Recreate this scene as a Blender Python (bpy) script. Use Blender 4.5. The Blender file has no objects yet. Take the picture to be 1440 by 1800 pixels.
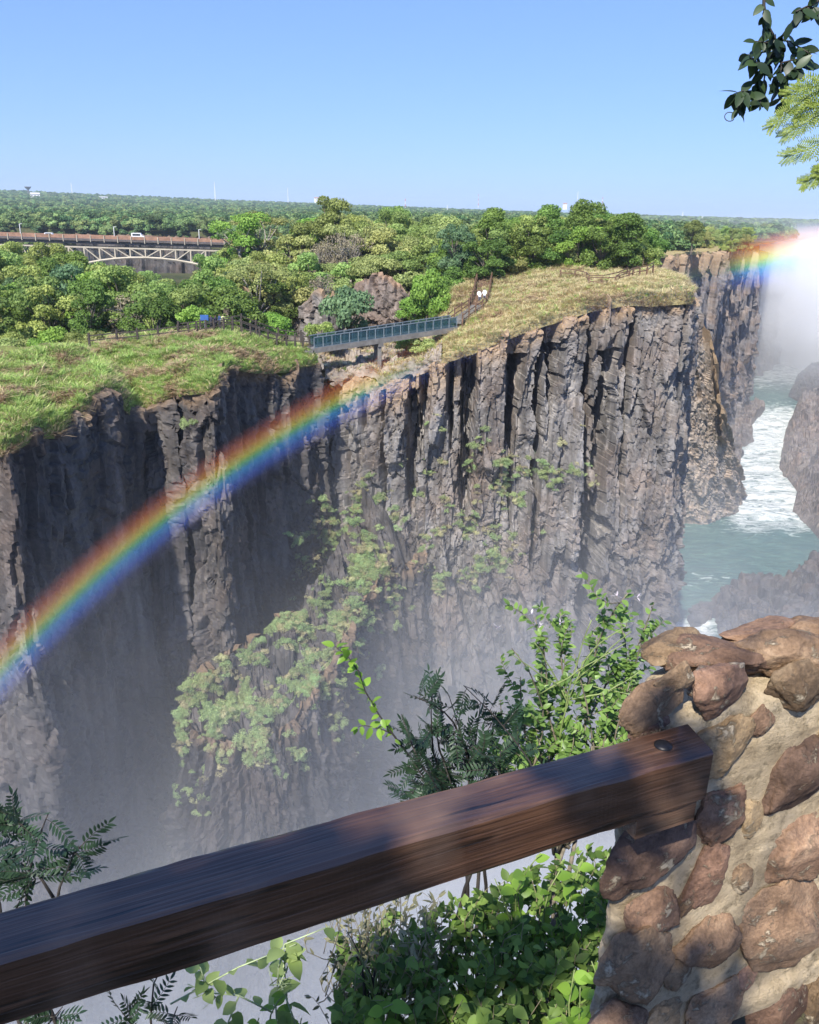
import bpy, bmesh, math, random
import numpy as np
from mathutils import Vector, Matrix, Euler

# ------------------------------------------------------------------ camera, sky, sun, exposure
scene = bpy.context.scene
COL = scene.collection
FPX, PITCH, ROLL = 1500.0, math.atan(528 / 1500.0), math.radians(1.2)
_f = np.array([0, math.cos(PITCH), -math.sin(PITCH)]); _u = np.array([0, math.sin(PITCH), math.cos(PITCH)]); _r = np.array([1.0, 0, 0])
CR = _r * math.cos(ROLL) + _u * math.sin(ROLL); CU = _u * math.cos(ROLL) - _r * math.sin(ROLL); CF = _f
cam_data = bpy.data.cameras.new('camera')
cam_data.sensor_fit = 'HORIZONTAL'; cam_data.sensor_width = 36.0; cam_data.lens = 36.0 * FPX / 1440.0
cam_data.clip_start = 0.05; cam_data.clip_end = 40000
cam = bpy.data.objects.new('camera', cam_data); COL.objects.link(cam)
cam.matrix_world = Matrix(((CR[0], CU[0], -CF[0], 0), (CR[1], CU[1], -CF[1], 0), (CR[2], CU[2], -CF[2], 0), (0, 0, 0, 1)))
scene.camera = cam

SUN_EL, SUN_AZ = math.radians(47.0), math.radians(22.5)      # the sun stands behind the viewer, to the left
TO_SUN = Vector((-math.sin(SUN_AZ) * math.cos(SUN_EL), -math.cos(SUN_AZ) * math.cos(SUN_EL), math.sin(SUN_EL)))
world = bpy.data.worlds.new('World'); scene.world = world; world.use_nodes = True
wn, wl = world.node_tree.nodes, world.node_tree.links
wn.clear()
w_out = wn.new('ShaderNodeOutputWorld'); w_bg = wn.new('ShaderNodeBackground'); w_sky = wn.new('ShaderNodeTexSky')
w_sky.sky_type = 'NISHITA'; w_sky.sun_disc = False; w_sky.sun_elevation = SUN_EL
w_sky.sun_rotation = math.pi + SUN_AZ
w_sky.altitude = 900; w_sky.air_density = 1.0; w_sky.dust_density = 1.0; w_sky.ozone_density = 10.0
w_bg.inputs['Strength'].default_value = 0.15
w_gm = wn.new('ShaderNodeGamma'); w_gm.inputs[1].default_value = 0.55                                  # softer, more even sky, as the phone camera rendered it
w_wb = wn.new('ShaderNodeMixRGB'); w_wb.blend_type = 'MULTIPLY'; w_wb.inputs[0].default_value = 1.0; w_wb.inputs[2].default_value = (0.95, 1.16, 1.75, 1)   # white balance of the whole sky
wl.new(w_sky.outputs[0], w_gm.inputs[0]); wl.new(w_gm.outputs[0], w_wb.inputs[1]); wl.new(w_wb.outputs[0], w_bg.inputs['Color']); wl.new(w_bg.outputs[0], w_out.inputs['Surface'])
sun_data = bpy.data.lights.new('sun', 'SUN'); sun_data.energy = 4.6; sun_data.angle = math.radians(0.53); sun_data.color = (1.0, 0.95, 0.87)
sun = bpy.data.objects.new('sun', sun_data); COL.objects.link(sun)
sun.rotation_euler = (-TO_SUN).to_track_quat('-Z', 'Y').to_euler()
scene.view_settings.view_transform = 'Standard'; scene.view_settings.look = 'None'
scene.view_settings.gamma = 1.0; scene.view_settings.exposure = 0.72; scene.view_settings.use_curve_mapping = False
scene.cycles.use_denoising = True
scene.cycles.max_bounces = 8; scene.cycles.diffuse_bounces = 3; scene.cycles.glossy_bounces = 2
scene.cycles.transmission_bounces = 4; scene.cycles.transparent_max_bounces = 12; scene.cycles.volume_bounces = 4
scene.cycles.volume_step_rate = 1.0; scene.cycles.volume_max_steps = 96
scene.cycles.use_adaptive_sampling = True; scene.cycles.adaptive_threshold = 0.02

# ------------------------------------------------------------------ helpers
rng = np.random.default_rng(7)
random.seed(7)

def ray(px, py):
    return CF * FPX + CR * (px - 720) + CU * (900 - py)
def P(px, py, Y):
    d = ray(px, py); return d * (Y / d[1])
def PZ(px, py, z):
    d = ray(px, py); return d * (z / d[2])
def PS(px, py, dist):
    d = ray(px, py); return d * (dist / np.linalg.norm(d))

def _h(ix, iy, iz, seed):
    n = (ix.astype(np.int64) * 374761393 + iy.astype(np.int64) * 668265263 + iz.astype(np.int64) * 2147483647 + seed * 1274126177) & 0xffffffff
    n = ((n ^ (n >> 13)) * 1274126177) & 0xffffffff
    n = ((n ^ (n >> 16)) * 2246822519) & 0xffffffff
    return ((n ^ (n >> 15)) & 0xffffff) / float(0xffffff)
def vn(x, y, z=None, seed=0):
    x = np.asarray(x, float); y = np.asarray(y, float); z = np.zeros_like(x) if z is None else np.asarray(z, float)
    x0, y0, z0 = np.floor(x), np.floor(y), np.floor(z)
    fx, fy, fz = x - x0, y - y0, z - z0
    fx = fx * fx * (3 - 2 * fx); fy = fy * fy * (3 - 2 * fy); fz = fz * fz * (3 - 2 * fz)
    def c(a, b, d): return _h(x0 + a, y0 + b, z0 + d, seed)
    a = (c(0,0,0) * (1-fx) + c(1,0,0) * fx) * (1-fy) + (c(0,1,0) * (1-fx) + c(1,1,0) * fx) * fy
    b = (c(0,0,1) * (1-fx) + c(1,0,1) * fx) * (1-fy) + (c(0,1,1) * (1-fx) + c(1,1,1) * fx) * fy
    return (a * (1-fz) + b * fz) * 2 - 1
def fbm(x, y, z=None, seed=0, o=4):
    r = 0; a = 1.0; t = 0; k = 1.0
    for i in range(o):
        r = r + a * vn(np.asarray(x) * k, np.asarray(y) * k, None if z is None else np.asarray(z) * k, seed + i * 17); t += a; a *= 0.5; k *= 2.03
    return r / t
def vor(x, y, seed=0, jit=0.9):
    """Voronoi cells: offsets to the nearest seed, three random numbers of its cell, and the distance to the cell edge."""
    x = np.asarray(x, float); y = np.asarray(y, float)
    ix, iy = np.floor(x), np.floor(y)
    f1 = np.full(x.shape, 1e9); f2 = np.full(x.shape, 1e9)
    dx = np.zeros_like(x); dy = np.zeros_like(x); cx = np.zeros_like(x); cy = np.zeros_like(x)
    zz = np.zeros_like(x)
    for a in (-1, 0, 1):
        for b in (-1, 0, 1):
            gx, gy = ix + a, iy + b
            sx = gx + 0.5 + jit * (_h(gx, gy, zz, seed) - 0.5); sy = gy + 0.5 + jit * (_h(gx, gy, zz + 1, seed) - 0.5)
            d = np.abs(x - sx) ** 2 + np.abs(y - sy) ** 2
            near = d < f1
            f2 = np.where(near, f1, np.minimum(f2, d)); f1 = np.where(near, d, f1)
            dx = np.where(near, x - sx, dx); dy = np.where(near, y - sy, dy); cx = np.where(near, gx, cx); cy = np.where(near, gy, cy)
    r = [_h(cx, cy, zz + 2 + k, seed) for k in range(3)]
    return dx, dy, r[0], r[1], r[2], np.sqrt(f2) - np.sqrt(f1)
def sstep(a, b, x):
    t = np.clip((np.asarray(x, float) - a) / (b - a), 0, 1); return t * t * (3 - 2 * t)

def link_mesh(name, verts, faces, mat=None, parent=None, smooth=False, attrs=None):
    me = bpy.data.meshes.new(name)
    verts = np.asarray(verts, np.float32)
    if isinstance(faces, np.ndarray):
        nf, k = faces.shape
        me.vertices.add(len(verts)); me.vertices.foreach_set('co', verts.ravel())
        me.loops.add(nf * k); me.loops.foreach_set('vertex_index', faces.astype(np.int32).ravel())
        me.polygons.add(nf); me.polygons.foreach_set('loop_start', np.arange(0, nf * k, k, dtype=np.int32))
        me.update(calc_edges=True)
    else:
        me.from_pydata(verts.tolist(), [], faces); me.update()
    if attrs:
        for an, (typ, arr) in attrs.items():
            at = me.attributes.new(an, typ, 'POINT')
            at.data.foreach_set({'FLOAT': 'value', 'INT': 'value', 'FLOAT_VECTOR': 'vector', 'FLOAT_COLOR': 'color'}[typ], np.asarray(arr).ravel())
    me.polygons.foreach_set('use_smooth', np.full(len(me.polygons), bool(smooth)))
    if mat: me.materials.append(mat)
    o = bpy.data.objects.new(name, me); COL.objects.link(o)
    if parent is not None: o.parent = parent
    return o
def empty(name, loc=(0, 0, 0), rz=0.0):
    o = bpy.data.objects.new(name, None); COL.objects.link(o); o.location = loc; o.rotation_euler = (0, 0, rz); o.empty_display_size = 0.2
    return o
def tag(o, label=None, cat=None, group=None, kind=None):
    if label: o['label'] = label
    if cat: o['category'] = cat
    if group: o['group'] = group
    if kind: o['kind'] = kind
    return o
def copy_tree(o, parent=None):
    c = o.copy(); COL.objects.link(c); c.parent = parent
    for ch in list(o.children): copy_tree(ch, c)
    return c

class MB:
    """collects boxes, bars and tubes into one mesh"""
    def __init__(s): s.v = []; s.f = []
    def add(s, v, f):
        n = len(s.v); s.v += [tuple(map(float, p)) for p in v]; s.f += [tuple(i + n for i in q) for q in f]; return s
    def bar(s, a, b, w, h, up=(0, 0, 1), taper=1.0):
        a = Vector(a); b = Vector(b); d = (b - a).normalized(); u = Vector(up)
        if abs(d.dot(u)) > 0.98: u = Vector((0, 1, 0))
        r = d.cross(u).normalized(); u = r.cross(d).normalized(); v = []
        for p, k in ((a, 1.0), (b, taper)):
            for sx, sz in ((-1, -1), (1, -1), (1, 1), (-1, 1)): v.append(p + r * (sx * w / 2 * k) + u * (sz * h / 2 * k))
        return s.add(v, [(0, 1, 2, 3), (7, 6, 5, 4), (0, 4, 5, 1), (1, 5, 6, 2), (2, 6, 7, 3), (3, 7, 4, 0)])
    def box(s, lo, hi):
        x0, y0, z0 = lo; x1, y1, z1 = hi
        return s.add([(x0,y0,z0),(x1,y0,z0),(x1,y1,z0),(x0,y1,z0),(x0,y0,z1),(x1,y0,z1),(x1,y1,z1),(x0,y1,z1)],
                     [(3,2,1,0),(4,5,6,7),(0,1,5,4),(1,2,6,5),(2,3,7,6),(3,0,4,7)])
    def tube(s, pts, rad, n=6):
        pts = [Vector(p) for p in pts]; base = len(s.v); prev = None
        for i, p in enumerate(pts):
            d = (pts[min(i + 1, len(pts) - 1)] - pts[max(i - 1, 0)]).normalized()
            u = prev if prev is not None else (Vector((0, 0, 1)) if abs(d.z) < 0.9 else Vector((1, 0, 0)))
            r = d.cross(u)
            if r.length < 1e-6: r = d.cross(Vector((0.3, 1, 0.2)))
            r.normalize(); u = r.cross(d).normalized(); prev = u
            R = rad[i] if hasattr(rad, '__len__') else rad
            for k in range(n):
                t = 2 * math.pi * k / n; s.v.append(tuple(p + r * (math.cos(t) * R) + u * (math.sin(t) * R)))
        for i in range(len(pts) - 1):
            for k in range(n):
                a = base + i * n + k; b = base + i * n + (k + 1) % n; s.f.append((a, b, b + n, a + n))
        s.f.append(tuple(base + k for k in range(n))[::-1]); s.f.append(tuple(base + (len(pts) - 1) * n + k for k in range(n)))
        return s
    def build(s, name, mat, parent=None, smooth=False): return link_mesh(name, s.v, s.f, mat, parent, smooth)

# ------------------------------------------------------------------ materials
def new_mat(name):
    m = bpy.data.materials.new(name); m.use_nodes = True; nt = m.node_tree; nt.nodes.clear()
    return m, nt, nt.nodes, nt.links
def nd(nodes, typ, **kw):
    n = nodes.new(typ)
    for k, v in kw.items():
        if k.startswith('i_'):
            key = k[2:]; key = int(key) if key.isdigit() else key.replace('_', ' ')
            n.inputs[key].default_value = v
        else: setattr(n, k, v)
    return n
def ramp(nodes, stops, interp='LINEAR'):
    r = nodes.new('ShaderNodeValToRGB'); r.color_ramp.interpolation = interp; e = r.color_ramp.elements
    while len(e) < len(stops): e.new(0.5)
    for k, (p, c) in enumerate(stops):
        e[k].position = p; e[k].color = (*c, 1) if len(c) == 3 else c
    return r
def plain(name, col, rough=0.7, var=0.15, scale=8.0, metal=0.0, bump=0.0, col2=None):
    m, nt, N, L = new_mat(name)
    out = N.new('ShaderNodeOutputMaterial'); b = nd(N, 'ShaderNodeBsdfPrincipled', i_Roughness=rough, i_Metallic=metal)
    tc = N.new('ShaderNodeTexCoord'); no = nd(N, 'ShaderNodeTexNoise', i_Scale=scale, i_Detail=5.0, i_Roughness=0.6)
    L.new(tc.outputs['Object'], no.inputs['Vector'])
    c2 = col2 or tuple(c * (1 - 2 * var) for c in col)
    r = ramp(N, [(0.3, c2), (0.7, tuple(min(1, c * (1 + var)) for c in col))]); L.new(no.outputs[0], r.inputs[0]); L.new(r.outputs[0], b.inputs['Base Color'])
    if bump:
        bp = nd(N, 'ShaderNodeBump', i_Strength=bump, i_Distance=0.02); L.new(no.outputs[0], bp.inputs['Height']); L.new(bp.outputs[0], b.inputs['Normal'])
    L.new(b.outputs[0], out.inputs[0]); return m

def rock_mat(name, dark, light, brown, soil, brown_amt=0.5, spec=0.25, rough=0.75):
    """basalt: grey stone with brown weathering, dark vertical seep stains and soil-stained rims (attribute 'soil')"""
    m, nt, N, L = new_mat(name)
    out = N.new('ShaderNodeOutputMaterial'); b = nd(N, 'ShaderNodeBsdfPrincipled', i_Roughness=rough)
    b.inputs['Specular IOR Level'].default_value = spec
    tc = N.new('ShaderNodeTexCoord')
    mp = nd(N, 'ShaderNodeMapping'); mp.inputs['Scale'].default_value = (1, 1, 0.3); L.new(tc.outputs['Object'], mp.inputs['Vector'])
    n1 = nd(N, 'ShaderNodeTexNoise', i_Scale=0.45, i_Detail=8.0, i_Roughness=0.65); L.new(mp.outputs[0], n1.inputs['Vector'])
    n2 = nd(N, 'ShaderNodeTexNoise', i_Scale=0.16, i_Detail=5.0, i_Roughness=0.6); L.new(tc.outputs['Object'], n2.inputs['Vector'])
    n3 = nd(N, 'ShaderNodeTexNoise', i_Scale=3.2, i_Detail=7.0, i_Roughness=0.7); L.new(tc.outputs['Object'], n3.inputs['Vector'])
    mp2 = nd(N, 'ShaderNodeMapping'); mp2.inputs['Scale'].default_value = (1.2, 1.2, 0.05); L.new(tc.outputs['Object'], mp2.inputs['Vector'])
    n4 = nd(N, 'ShaderNodeTexNoise', i_Scale=1.0, i_Detail=4.0); L.new(mp2.outputs[0], n4.inputs['Vector'])
    r1 = ramp(N, [(0.3, dark), (0.72, light)]); L.new(n1.outputs[0], r1.inputs[0])
    rb = ramp(N, [(0.45, (0, 0, 0)), (0.68, (brown_amt,) * 3)]); L.new(n2.outputs[0], rb.inputs[0])
    mx = nd(N, 'ShaderNodeMixRGB'); L.new(rb.outputs[0], mx.inputs[0]); L.new(r1.outputs[0], mx.inputs[1]); mx.inputs[2].default_value = (*brown, 1)
    rs = ramp(N, [(0.35, (0.55,) * 3), (0.62, (1.1,) * 3)]); L.new(n4.outputs[0], rs.inputs[0])
    m2 = nd(N, 'ShaderNodeMixRGB', blend_type='MULTIPLY', i_0=0.8); L.new(mx.outputs[0], m2.inputs[1]); L.new(rs.outputs[0], m2.inputs[2])
    rf = ramp(N, [(0.3, (0.72,) * 3), (0.7, (1.25,) * 3)]); L.new(n3.outputs[0], rf.inputs[0])
    m3 = nd(N, 'ShaderNodeMixRGB', blend_type='MULTIPLY', i_0=1.0); L.new(m2.outputs[0], m3.inputs[1]); L.new(rf.outputs[0], m3.inputs[2])
    at = nd(N, 'ShaderNodeAttribute', attribute_name='soil')
    m4 = nd(N, 'ShaderNodeMixRGB'); L.new(at.outputs['Fac'], m4.inputs[0]); L.new(m3.outputs[0], m4.inputs[1])
    ns = ramp(N, [(0.3, tuple(c * 0.6 for c in soil)), (0.7, tuple(c * 1.25 for c in soil))]); L.new(n3.outputs[0], ns.inputs[0]); L.new(ns.outputs[0], m4.inputs[2])
    wt = nd(N, 'ShaderNodeAttribute', attribute_name='wet'); m5 = nd(N, 'ShaderNodeMixRGB', blend_type='MULTIPLY'); L.new(wt.outputs['Fac'], m5.inputs[0]); L.new(m4.outputs[0], m5.inputs[1]); m5.inputs[2].default_value = (0.42, 0.42, 0.44, 1)   # darkens downwards: rock wet by the spray, with shade painted into the colour
    L.new(m5.outputs[0], b.inputs['Base Color'])
    bp = nd(N, 'ShaderNodeBump', i_Strength=0.35, i_Distance=0.12); L.new(n3.outputs[0], bp.inputs['Height']); L.new(bp.outputs[0], b.inputs['Normal'])
    L.new(b.outputs[0], out.inputs[0]); return m

def leaf_mat(name, dark, light, trans=0.35, rough=0.55, objvar=0.0, spec=0.2):
    """foliage: colour between two greens by a per-leaf attribute 'tint' and, for copies, by the copy"""
    m, nt, N, L = new_mat(name)
    out = N.new('ShaderNodeOutputMaterial'); b = nd(N, 'ShaderNodeBsdfPrincipled', i_Roughness=rough); b.inputs['Specular IOR Level'].default_value = spec
    at = nd(N, 'ShaderNodeAttribute', attribute_name='tint')
    r = ramp(N, [(0.0, dark), (1.0, light)]); L.new(at.outputs['Fac'], r.inputs[0])
    col = r.outputs[0]
    if objvar:
        oi = N.new('ShaderNodeObjectInfo')
        hs = nd(N, 'ShaderNodeHueSaturation')
        mr = nd(N, 'ShaderNodeMapRange', i_3=0.5 - 0.035 * objvar, i_4=0.5 + 0.03 * objvar); L.new(oi.outputs['Random'], mr.inputs[0]); L.new(mr.outputs[0], hs.inputs['Hue'])
        ml = nd(N, 'ShaderNodeMath', operation='MULTIPLY', i_1=7.13); L.new(oi.outputs['Random'], ml.inputs[0])
        fr = nd(N, 'ShaderNodeMath', operation='FRACT'); L.new(ml.outputs[0], fr.inputs[0])
        m2 = nd(N, 'ShaderNodeMapRange', i_3=1 - 0.35 * objvar, i_4=1 + 0.35 * objvar); L.new(fr.outputs[0], m2.inputs[0]); L.new(m2.outputs[0], hs.inputs['Value'])
        L.new(col, hs.inputs['Color']); col = hs.outputs[0]
    L.new(col, b.inputs['Base Color'])
    tr = N.new('ShaderNodeBsdfTranslucent'); L.new(col, tr.inputs['Color'])
    mx = nd(N, 'ShaderNodeMixShader', i_0=trans); L.new(b.outputs[0], mx.inputs[1]); L.new(tr.outputs[0], mx.inputs[2])
    L.new(mx.outputs[0], out.inputs[0]); return m

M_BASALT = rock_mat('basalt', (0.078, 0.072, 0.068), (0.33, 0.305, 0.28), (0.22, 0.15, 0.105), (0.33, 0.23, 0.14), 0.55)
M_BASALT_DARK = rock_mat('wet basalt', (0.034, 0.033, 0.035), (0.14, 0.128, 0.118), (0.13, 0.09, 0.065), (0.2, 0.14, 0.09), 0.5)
M_ROCK_PALE = rock_mat('pale weathered rock', (0.2, 0.17, 0.145), (0.46, 0.39, 0.32), (0.42, 0.3, 0.2), (0.36, 0.25, 0.15), 0.6)
M_ROCK_BROWN = rock_mat('brown river rock', (0.1, 0.08, 0.07), (0.27, 0.23, 0.2), (0.22, 0.15, 0.11), (0.3, 0.2, 0.13), 0.6)
M_FAR_ROCK = rock_mat('far basalt', (0.09, 0.085, 0.09), (0.28, 0.25, 0.23), (0.3, 0.2, 0.13), (0.34, 0.24, 0.15), 0.6)
# ------------------------------------------------------------------ the setting: cliffs, grass slopes, terrain, river
def resample(ctrl, n):
    c = np.asarray(ctrl, float); t = np.linspace(0, 1, len(c)) if len(c) > 1 else np.zeros(1)
    return c, t
def curve_at(ctrl, u):
    """piecewise curve through control points, parameter u in 0..1 spaced by index, gently rounded"""
    c = np.asarray(ctrl, float); x = np.clip(u, 0, 1) * (len(c) - 1)
    i = np.minimum(np.floor(x).astype(int), len(c) - 2); f = (x - i)[:, None]
    return c[i] * (1 - f) + c[i + 1] * f

def rock_disp(s, z, v, seed, P_):
    """outward relief of a columnar basalt wall; s along the wall, z height, v 0 at the rim and 1 at the foot (metres)"""
    up = 1 - sstep(P_.get('brk0', 0.22), P_.get('brk1', 0.5), v + 0.10 * fbm(s / 9, z / 9, seed=seed + 5))
    sw = s + 0.55 * vn(s / 6.0, z / 10.0, seed=seed)
    zw = z + 1.2 * vn(s / 4.0, z / 9.0, seed=seed + 2)
    w = P_.get('colw', 2.3); ca = P_.get('colamp', 1.0)
    # columns, each with its own stand-off; the stand-off changes in blocks down the column
    dx, dy, r0, r1, r2, e = vor(sw / w, zw / (w * 9), seed + 10, 0.95)
    col = (r0 - 0.5) * 2.6 + dx * (r1 - 0.5) * 2.6
    dx, dy, r0, r1, r2, e = vor(sw / (w * 0.55), zw / (w * 1.9), seed + 20, 0.9)
    med = (r0 - 0.5) * 1.3 + dx * (r1 - 0.5) * 1.5 + dy * (r2 - 0.5) * 1.2 - np.clip(1 - e / 0.06, 0, 1) * 0.3
    k = P_.get('brkw', 1.0); ang = 0.3
    sa = sw * math.cos(ang) + zw * math.sin(ang); za = -sw * math.sin(ang) + zw * math.cos(ang)
    dx, dy, r0, r1, r2, e = vor(sa / (2.6 * k), za / (6.5 * k), seed + 28, 0.98)
    big = (r0 - 0.5) * 2.0 + dx * (r1 - 0.5) * 3.4 + dy * (r2 - 0.5) * 4.2
    dx, dy, r0, r1, r2, e = vor(sa / (1.15 * k), za / (2.3 * k), seed + 30, 0.98)
    bro = (r0 - 0.5) * 1.1 + dx * (r1 - 0.5) * 1.9 + dy * (r2 - 0.5) * 2.4
    dx, dy, r0, r1, r2, e = vor((sw * 0.9 - zw * 0.2) / 0.52, (zw + sw * 0.15) / 0.85, seed + 40, 0.98)
    sml = (r0 - 0.5) * 0.42 + dx * (r1 - 0.5) * 0.7 + dy * (r2 - 0.5) * 0.9
    fine = fbm(s / 0.5, z / 0.5, seed=seed + 3, o=2) * 0.05
    low = fbm(s / 11.0, z / 16.0, seed=seed + 4, o=3) * P_.get('low', 1.6)
    ba = P_.get('broamp', 1.0)
    return up * (ca * col + med * P_.get('medw', 0.35 + 0.65 * ca)) + (1 - up) * (ba * (bro + big) + 0.35 * ca * col) + sml * (0.6 + 0.4 * (1 - up)) + fine + low

CLIFFS = {}
def cliff(name, top, bot, res, seed, mat, P_=None, soil_h=1.5, label=None, profile=1.0, extra=None, notch=0.7, vres=None, wet=1.0):
    P_ = P_ or {}; top = np.asarray(top, float); bot = np.asarray(bot, float)
    seg = np.linalg.norm(np.diff((top[:, :2] + bot[:, :2]) / 2, axis=0), axis=1); L = seg.sum()
    cum = np.concatenate([[0], np.cumsum(seg)]); n = max(8, int(L / res)); s = np.linspace(0, L, n)
    u = np.interp(s, cum, np.linspace(0, 1, len(top)))
    T = curve_at(top, u); B = curve_at(bot, u)
    H = float(np.max(T[:, 2] - B[:, 2])); m = max(8, int(H / (vres or res * 1.15)))
    vv = np.linspace(0, 1, m)[:, None]
    tan = np.gradient((T[:, :2] + B[:, :2]) / 2, axis=0)
    k = max(3, int(3.0 / (L / n)) | 1); ker = np.ones(k) / k
    tan = np.stack([np.convolve(np.pad(tan[:, i], k // 2, mode='edge'), ker, 'valid') for i in (0, 1)], 1)
    tan /= np.linalg.norm(tan, axis=1)[:, None] + 1e-9
    nx, ny = tan[:, 1], -tan[:, 0]
    S = np.broadcast_to(s[None, :], (m, n)); V = np.broadcast_to(vv, (m, n))
    Z = T[None, :, 2] * (1 - V) + B[None, :, 2] * V
    w = V ** profile
    X = T[None, :, 0] * (1 - w) + B[None, :, 0] * w; Y = T[None, :, 1] * (1 - w) + B[None, :, 1] * w
    D = rock_disp(S + seed * 100, Z, V, seed, P_)
    if extra is not None: D = D + extra(S, Z, V, s)
    depth = T[None, :, 2] - Z
    D = D * sstep(-0.1, 0.4, depth)
    q = vor(S / 1.3 + 0.3 * vn(S / 3, S * 0, seed=seed), S * 0 + 0.5, seed + 70)
    rimn = notch * (0.7 * fbm(S / 1.7, S * 0 + seed, seed=seed + 70, o=3) + (q[2] - 0.9) * 1.5)
    Z = Z + rimn * np.clip(1 - depth / 4.0, 0, 1)
    X = X + nx[None, :] * D; Y = Y + ny[None, :] * D
    soil = np.clip(1.15 - (depth + 1.3 * fbm(S / 2.2, Z / 2.2, seed=seed + 60)) / (soil_h if np.isscalar(soil_h) else np.interp(s / L, *soil_h)[None, :]), 0, 1)
    verts = np.stack([X, Y, Z], -1).reshape(-1, 3)
    i = np.arange((m - 1) * n).reshape(m - 1, n)[:, :-1].ravel()
    faces = np.stack([i, i + n, i + n + 1, i + 1], 1)
    o = link_mesh(name, verts, faces, mat, attrs={'soil': ('FLOAT', soil.astype(np.float32).ravel()), 'wet': ('FLOAT', (wet * sstep(-34, -58, Z + 9 * fbm(S / 14, Z / 20, seed=seed + 90, o=3))).astype(np.float32).ravel())})  # wet mask grows downwards; carries painted shade besides the damp
    tag(o, label, None, None, 'structure')
    CLIFFS[name if name not in CLIFFS else o.name] = (verts.reshape(m, n, 3), nx, ny, V)
    return o

SURF = {}
def loft(name, rows, nu, nv, mat, seed, rough=0.25, label=None, soil=None, lip=0.0, rocky=0.0):
    if lip: rows = [[p + np.array([0.05, -0.55, -lip]) for p in rows[0]]] + [[p + np.array([0.05, -0.45, -0.1]) for p in rows[0]]] + list(rows[1:])
    R = np.asarray(rows, float)                              # rows x pts x 3
    u = np.linspace(0, 1, nu); C = np.stack([curve_at(r, u) for r in R])       # rows x nu x 3
    x = np.linspace(0, 1, nv) * (len(R) - 1); i = np.minimum(np.floor(x).astype(int), len(R) - 2); f = (x - i)[:, None, None]
    G = C[i] * (1 - f) + C[i + 1] * f
    # soften the kinks between control curves
    for _ in range(3):
        G[1:-1, 1:-1] = 0.5 * G[1:-1, 1:-1] + 0.125 * (G[:-2, 1:-1] + G[2:, 1:-1] + G[1:-1, :-2] + G[1:-1, 2:])
    edge = np.minimum(1, np.linspace(0, 1, nv) * 8)[:, None]
    G[..., 2] += rough * fbm(G[..., 0] / 2.3, G[..., 1] / 2.3, seed=seed, o=4) * (0.3 + 0.7 * edge) + rough * 1.2 * fbm(G[..., 0] / 7.0, G[..., 1] / 7.0, seed=seed + 9, o=2) * edge
    if rocky:
        for w_, a_ in ((2.6, 1.5), (1.1, 0.9), (0.5, 0.4)):
            q = vor((G[..., 0] + 0.4 * G[..., 2]) / w_, (G[..., 1] - 0.5 * G[..., 2]) / w_, seed + int(w_ * 10), 0.98)
            G[..., 2] += rocky * a_ * ((q[2] - 0.5) + q[0] * (q[3] - 0.5) * 2 + q[1] * (q[4] - 0.5) * 2)
    idx = np.arange((nv - 1) * nu).reshape(nv - 1, nu)[:, :-1].ravel()
    faces = np.stack([idx, idx + 1, idx + nu + 1, idx + nu], 1)
    o = link_mesh(name, G.reshape(-1, 3), faces, mat, smooth=not rocky)
    tag(o, label, None, None, 'structure'); SURF[o.name] = G
    return o

def ground_mat(name, c1, c2, c3, sc=0.35):
    m, nt, N, L = new_mat(name)
    out = N.new('ShaderNodeOutputMaterial'); b = nd(N, 'ShaderNodeBsdfPrincipled', i_Roughness=0.95); b.inputs['Specular IOR Level'].default_value = 0.05
    tc = N.new('ShaderNodeTexCoord')
    n1 = nd(N, 'ShaderNodeTexNoise', i_Scale=sc, i_Detail=6.0); n2 = nd(N, 'ShaderNodeTexNoise', i_Scale=sc * 9, i_Detail=6.0, i_Roughness=0.7)
    L.new(tc.outputs['Object'], n1.inputs['Vector']); L.new(tc.outputs['Object'], n2.inputs['Vector'])
    r1 = ramp(N, [(0.35, c1), (0.65, c2)]); L.new(n1.outputs[0], r1.inputs[0])
    r2 = ramp(N, [(0.5, (0, 0, 0)), (0.66, (1, 1, 1))]); L.new(n2.outputs[0], r2.inputs[0])
    mx = nd(N, 'ShaderNodeMixRGB'); L.new(r2.outputs[0], mx.inputs[0]); L.new(r1.outputs[0], mx.inputs[1]); mx.inputs[2].default_value = (*c3, 1)
    L.new(mx.outputs[0], b.inputs['Base Color'])
    bp = nd(N, 'ShaderNodeBump', i_Strength=0.8, i_Distance=0.15); L.new(n2.outputs[0], bp.inputs['Height']); L.new(bp.outputs[0], b.inputs['Normal'])
    L.new(b.outputs[0], out.inputs[0]); return m
M_TURF_GREEN = ground_mat('green turf', (0.13, 0.16, 0.045), (0.19, 0.21, 0.07), (0.2, 0.15, 0.08))
M_TURF_GOLD = ground_mat('dry golden turf', (0.3, 0.25, 0.11), (0.38, 0.31, 0.16), (0.26, 0.2, 0.1))
M_SOIL = ground_mat('bare tan soil', (0.3, 0.2, 0.12), (0.36, 0.26, 0.15), (0.22, 0.14, 0.09))
M_FOREST_FLOOR = ground_mat('forest floor', (0.045, 0.055, 0.022), (0.08, 0.085, 0.035), (0.1, 0.085, 0.05), 0.05)

RIVER_Z = -85.0
def foot(p, dx=0, dy=0, z=RIVER_Z - 2): return (p[0] + dx, p[1] + dy, z)
def PL(lst): return [P(*a) for a in lst]

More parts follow.
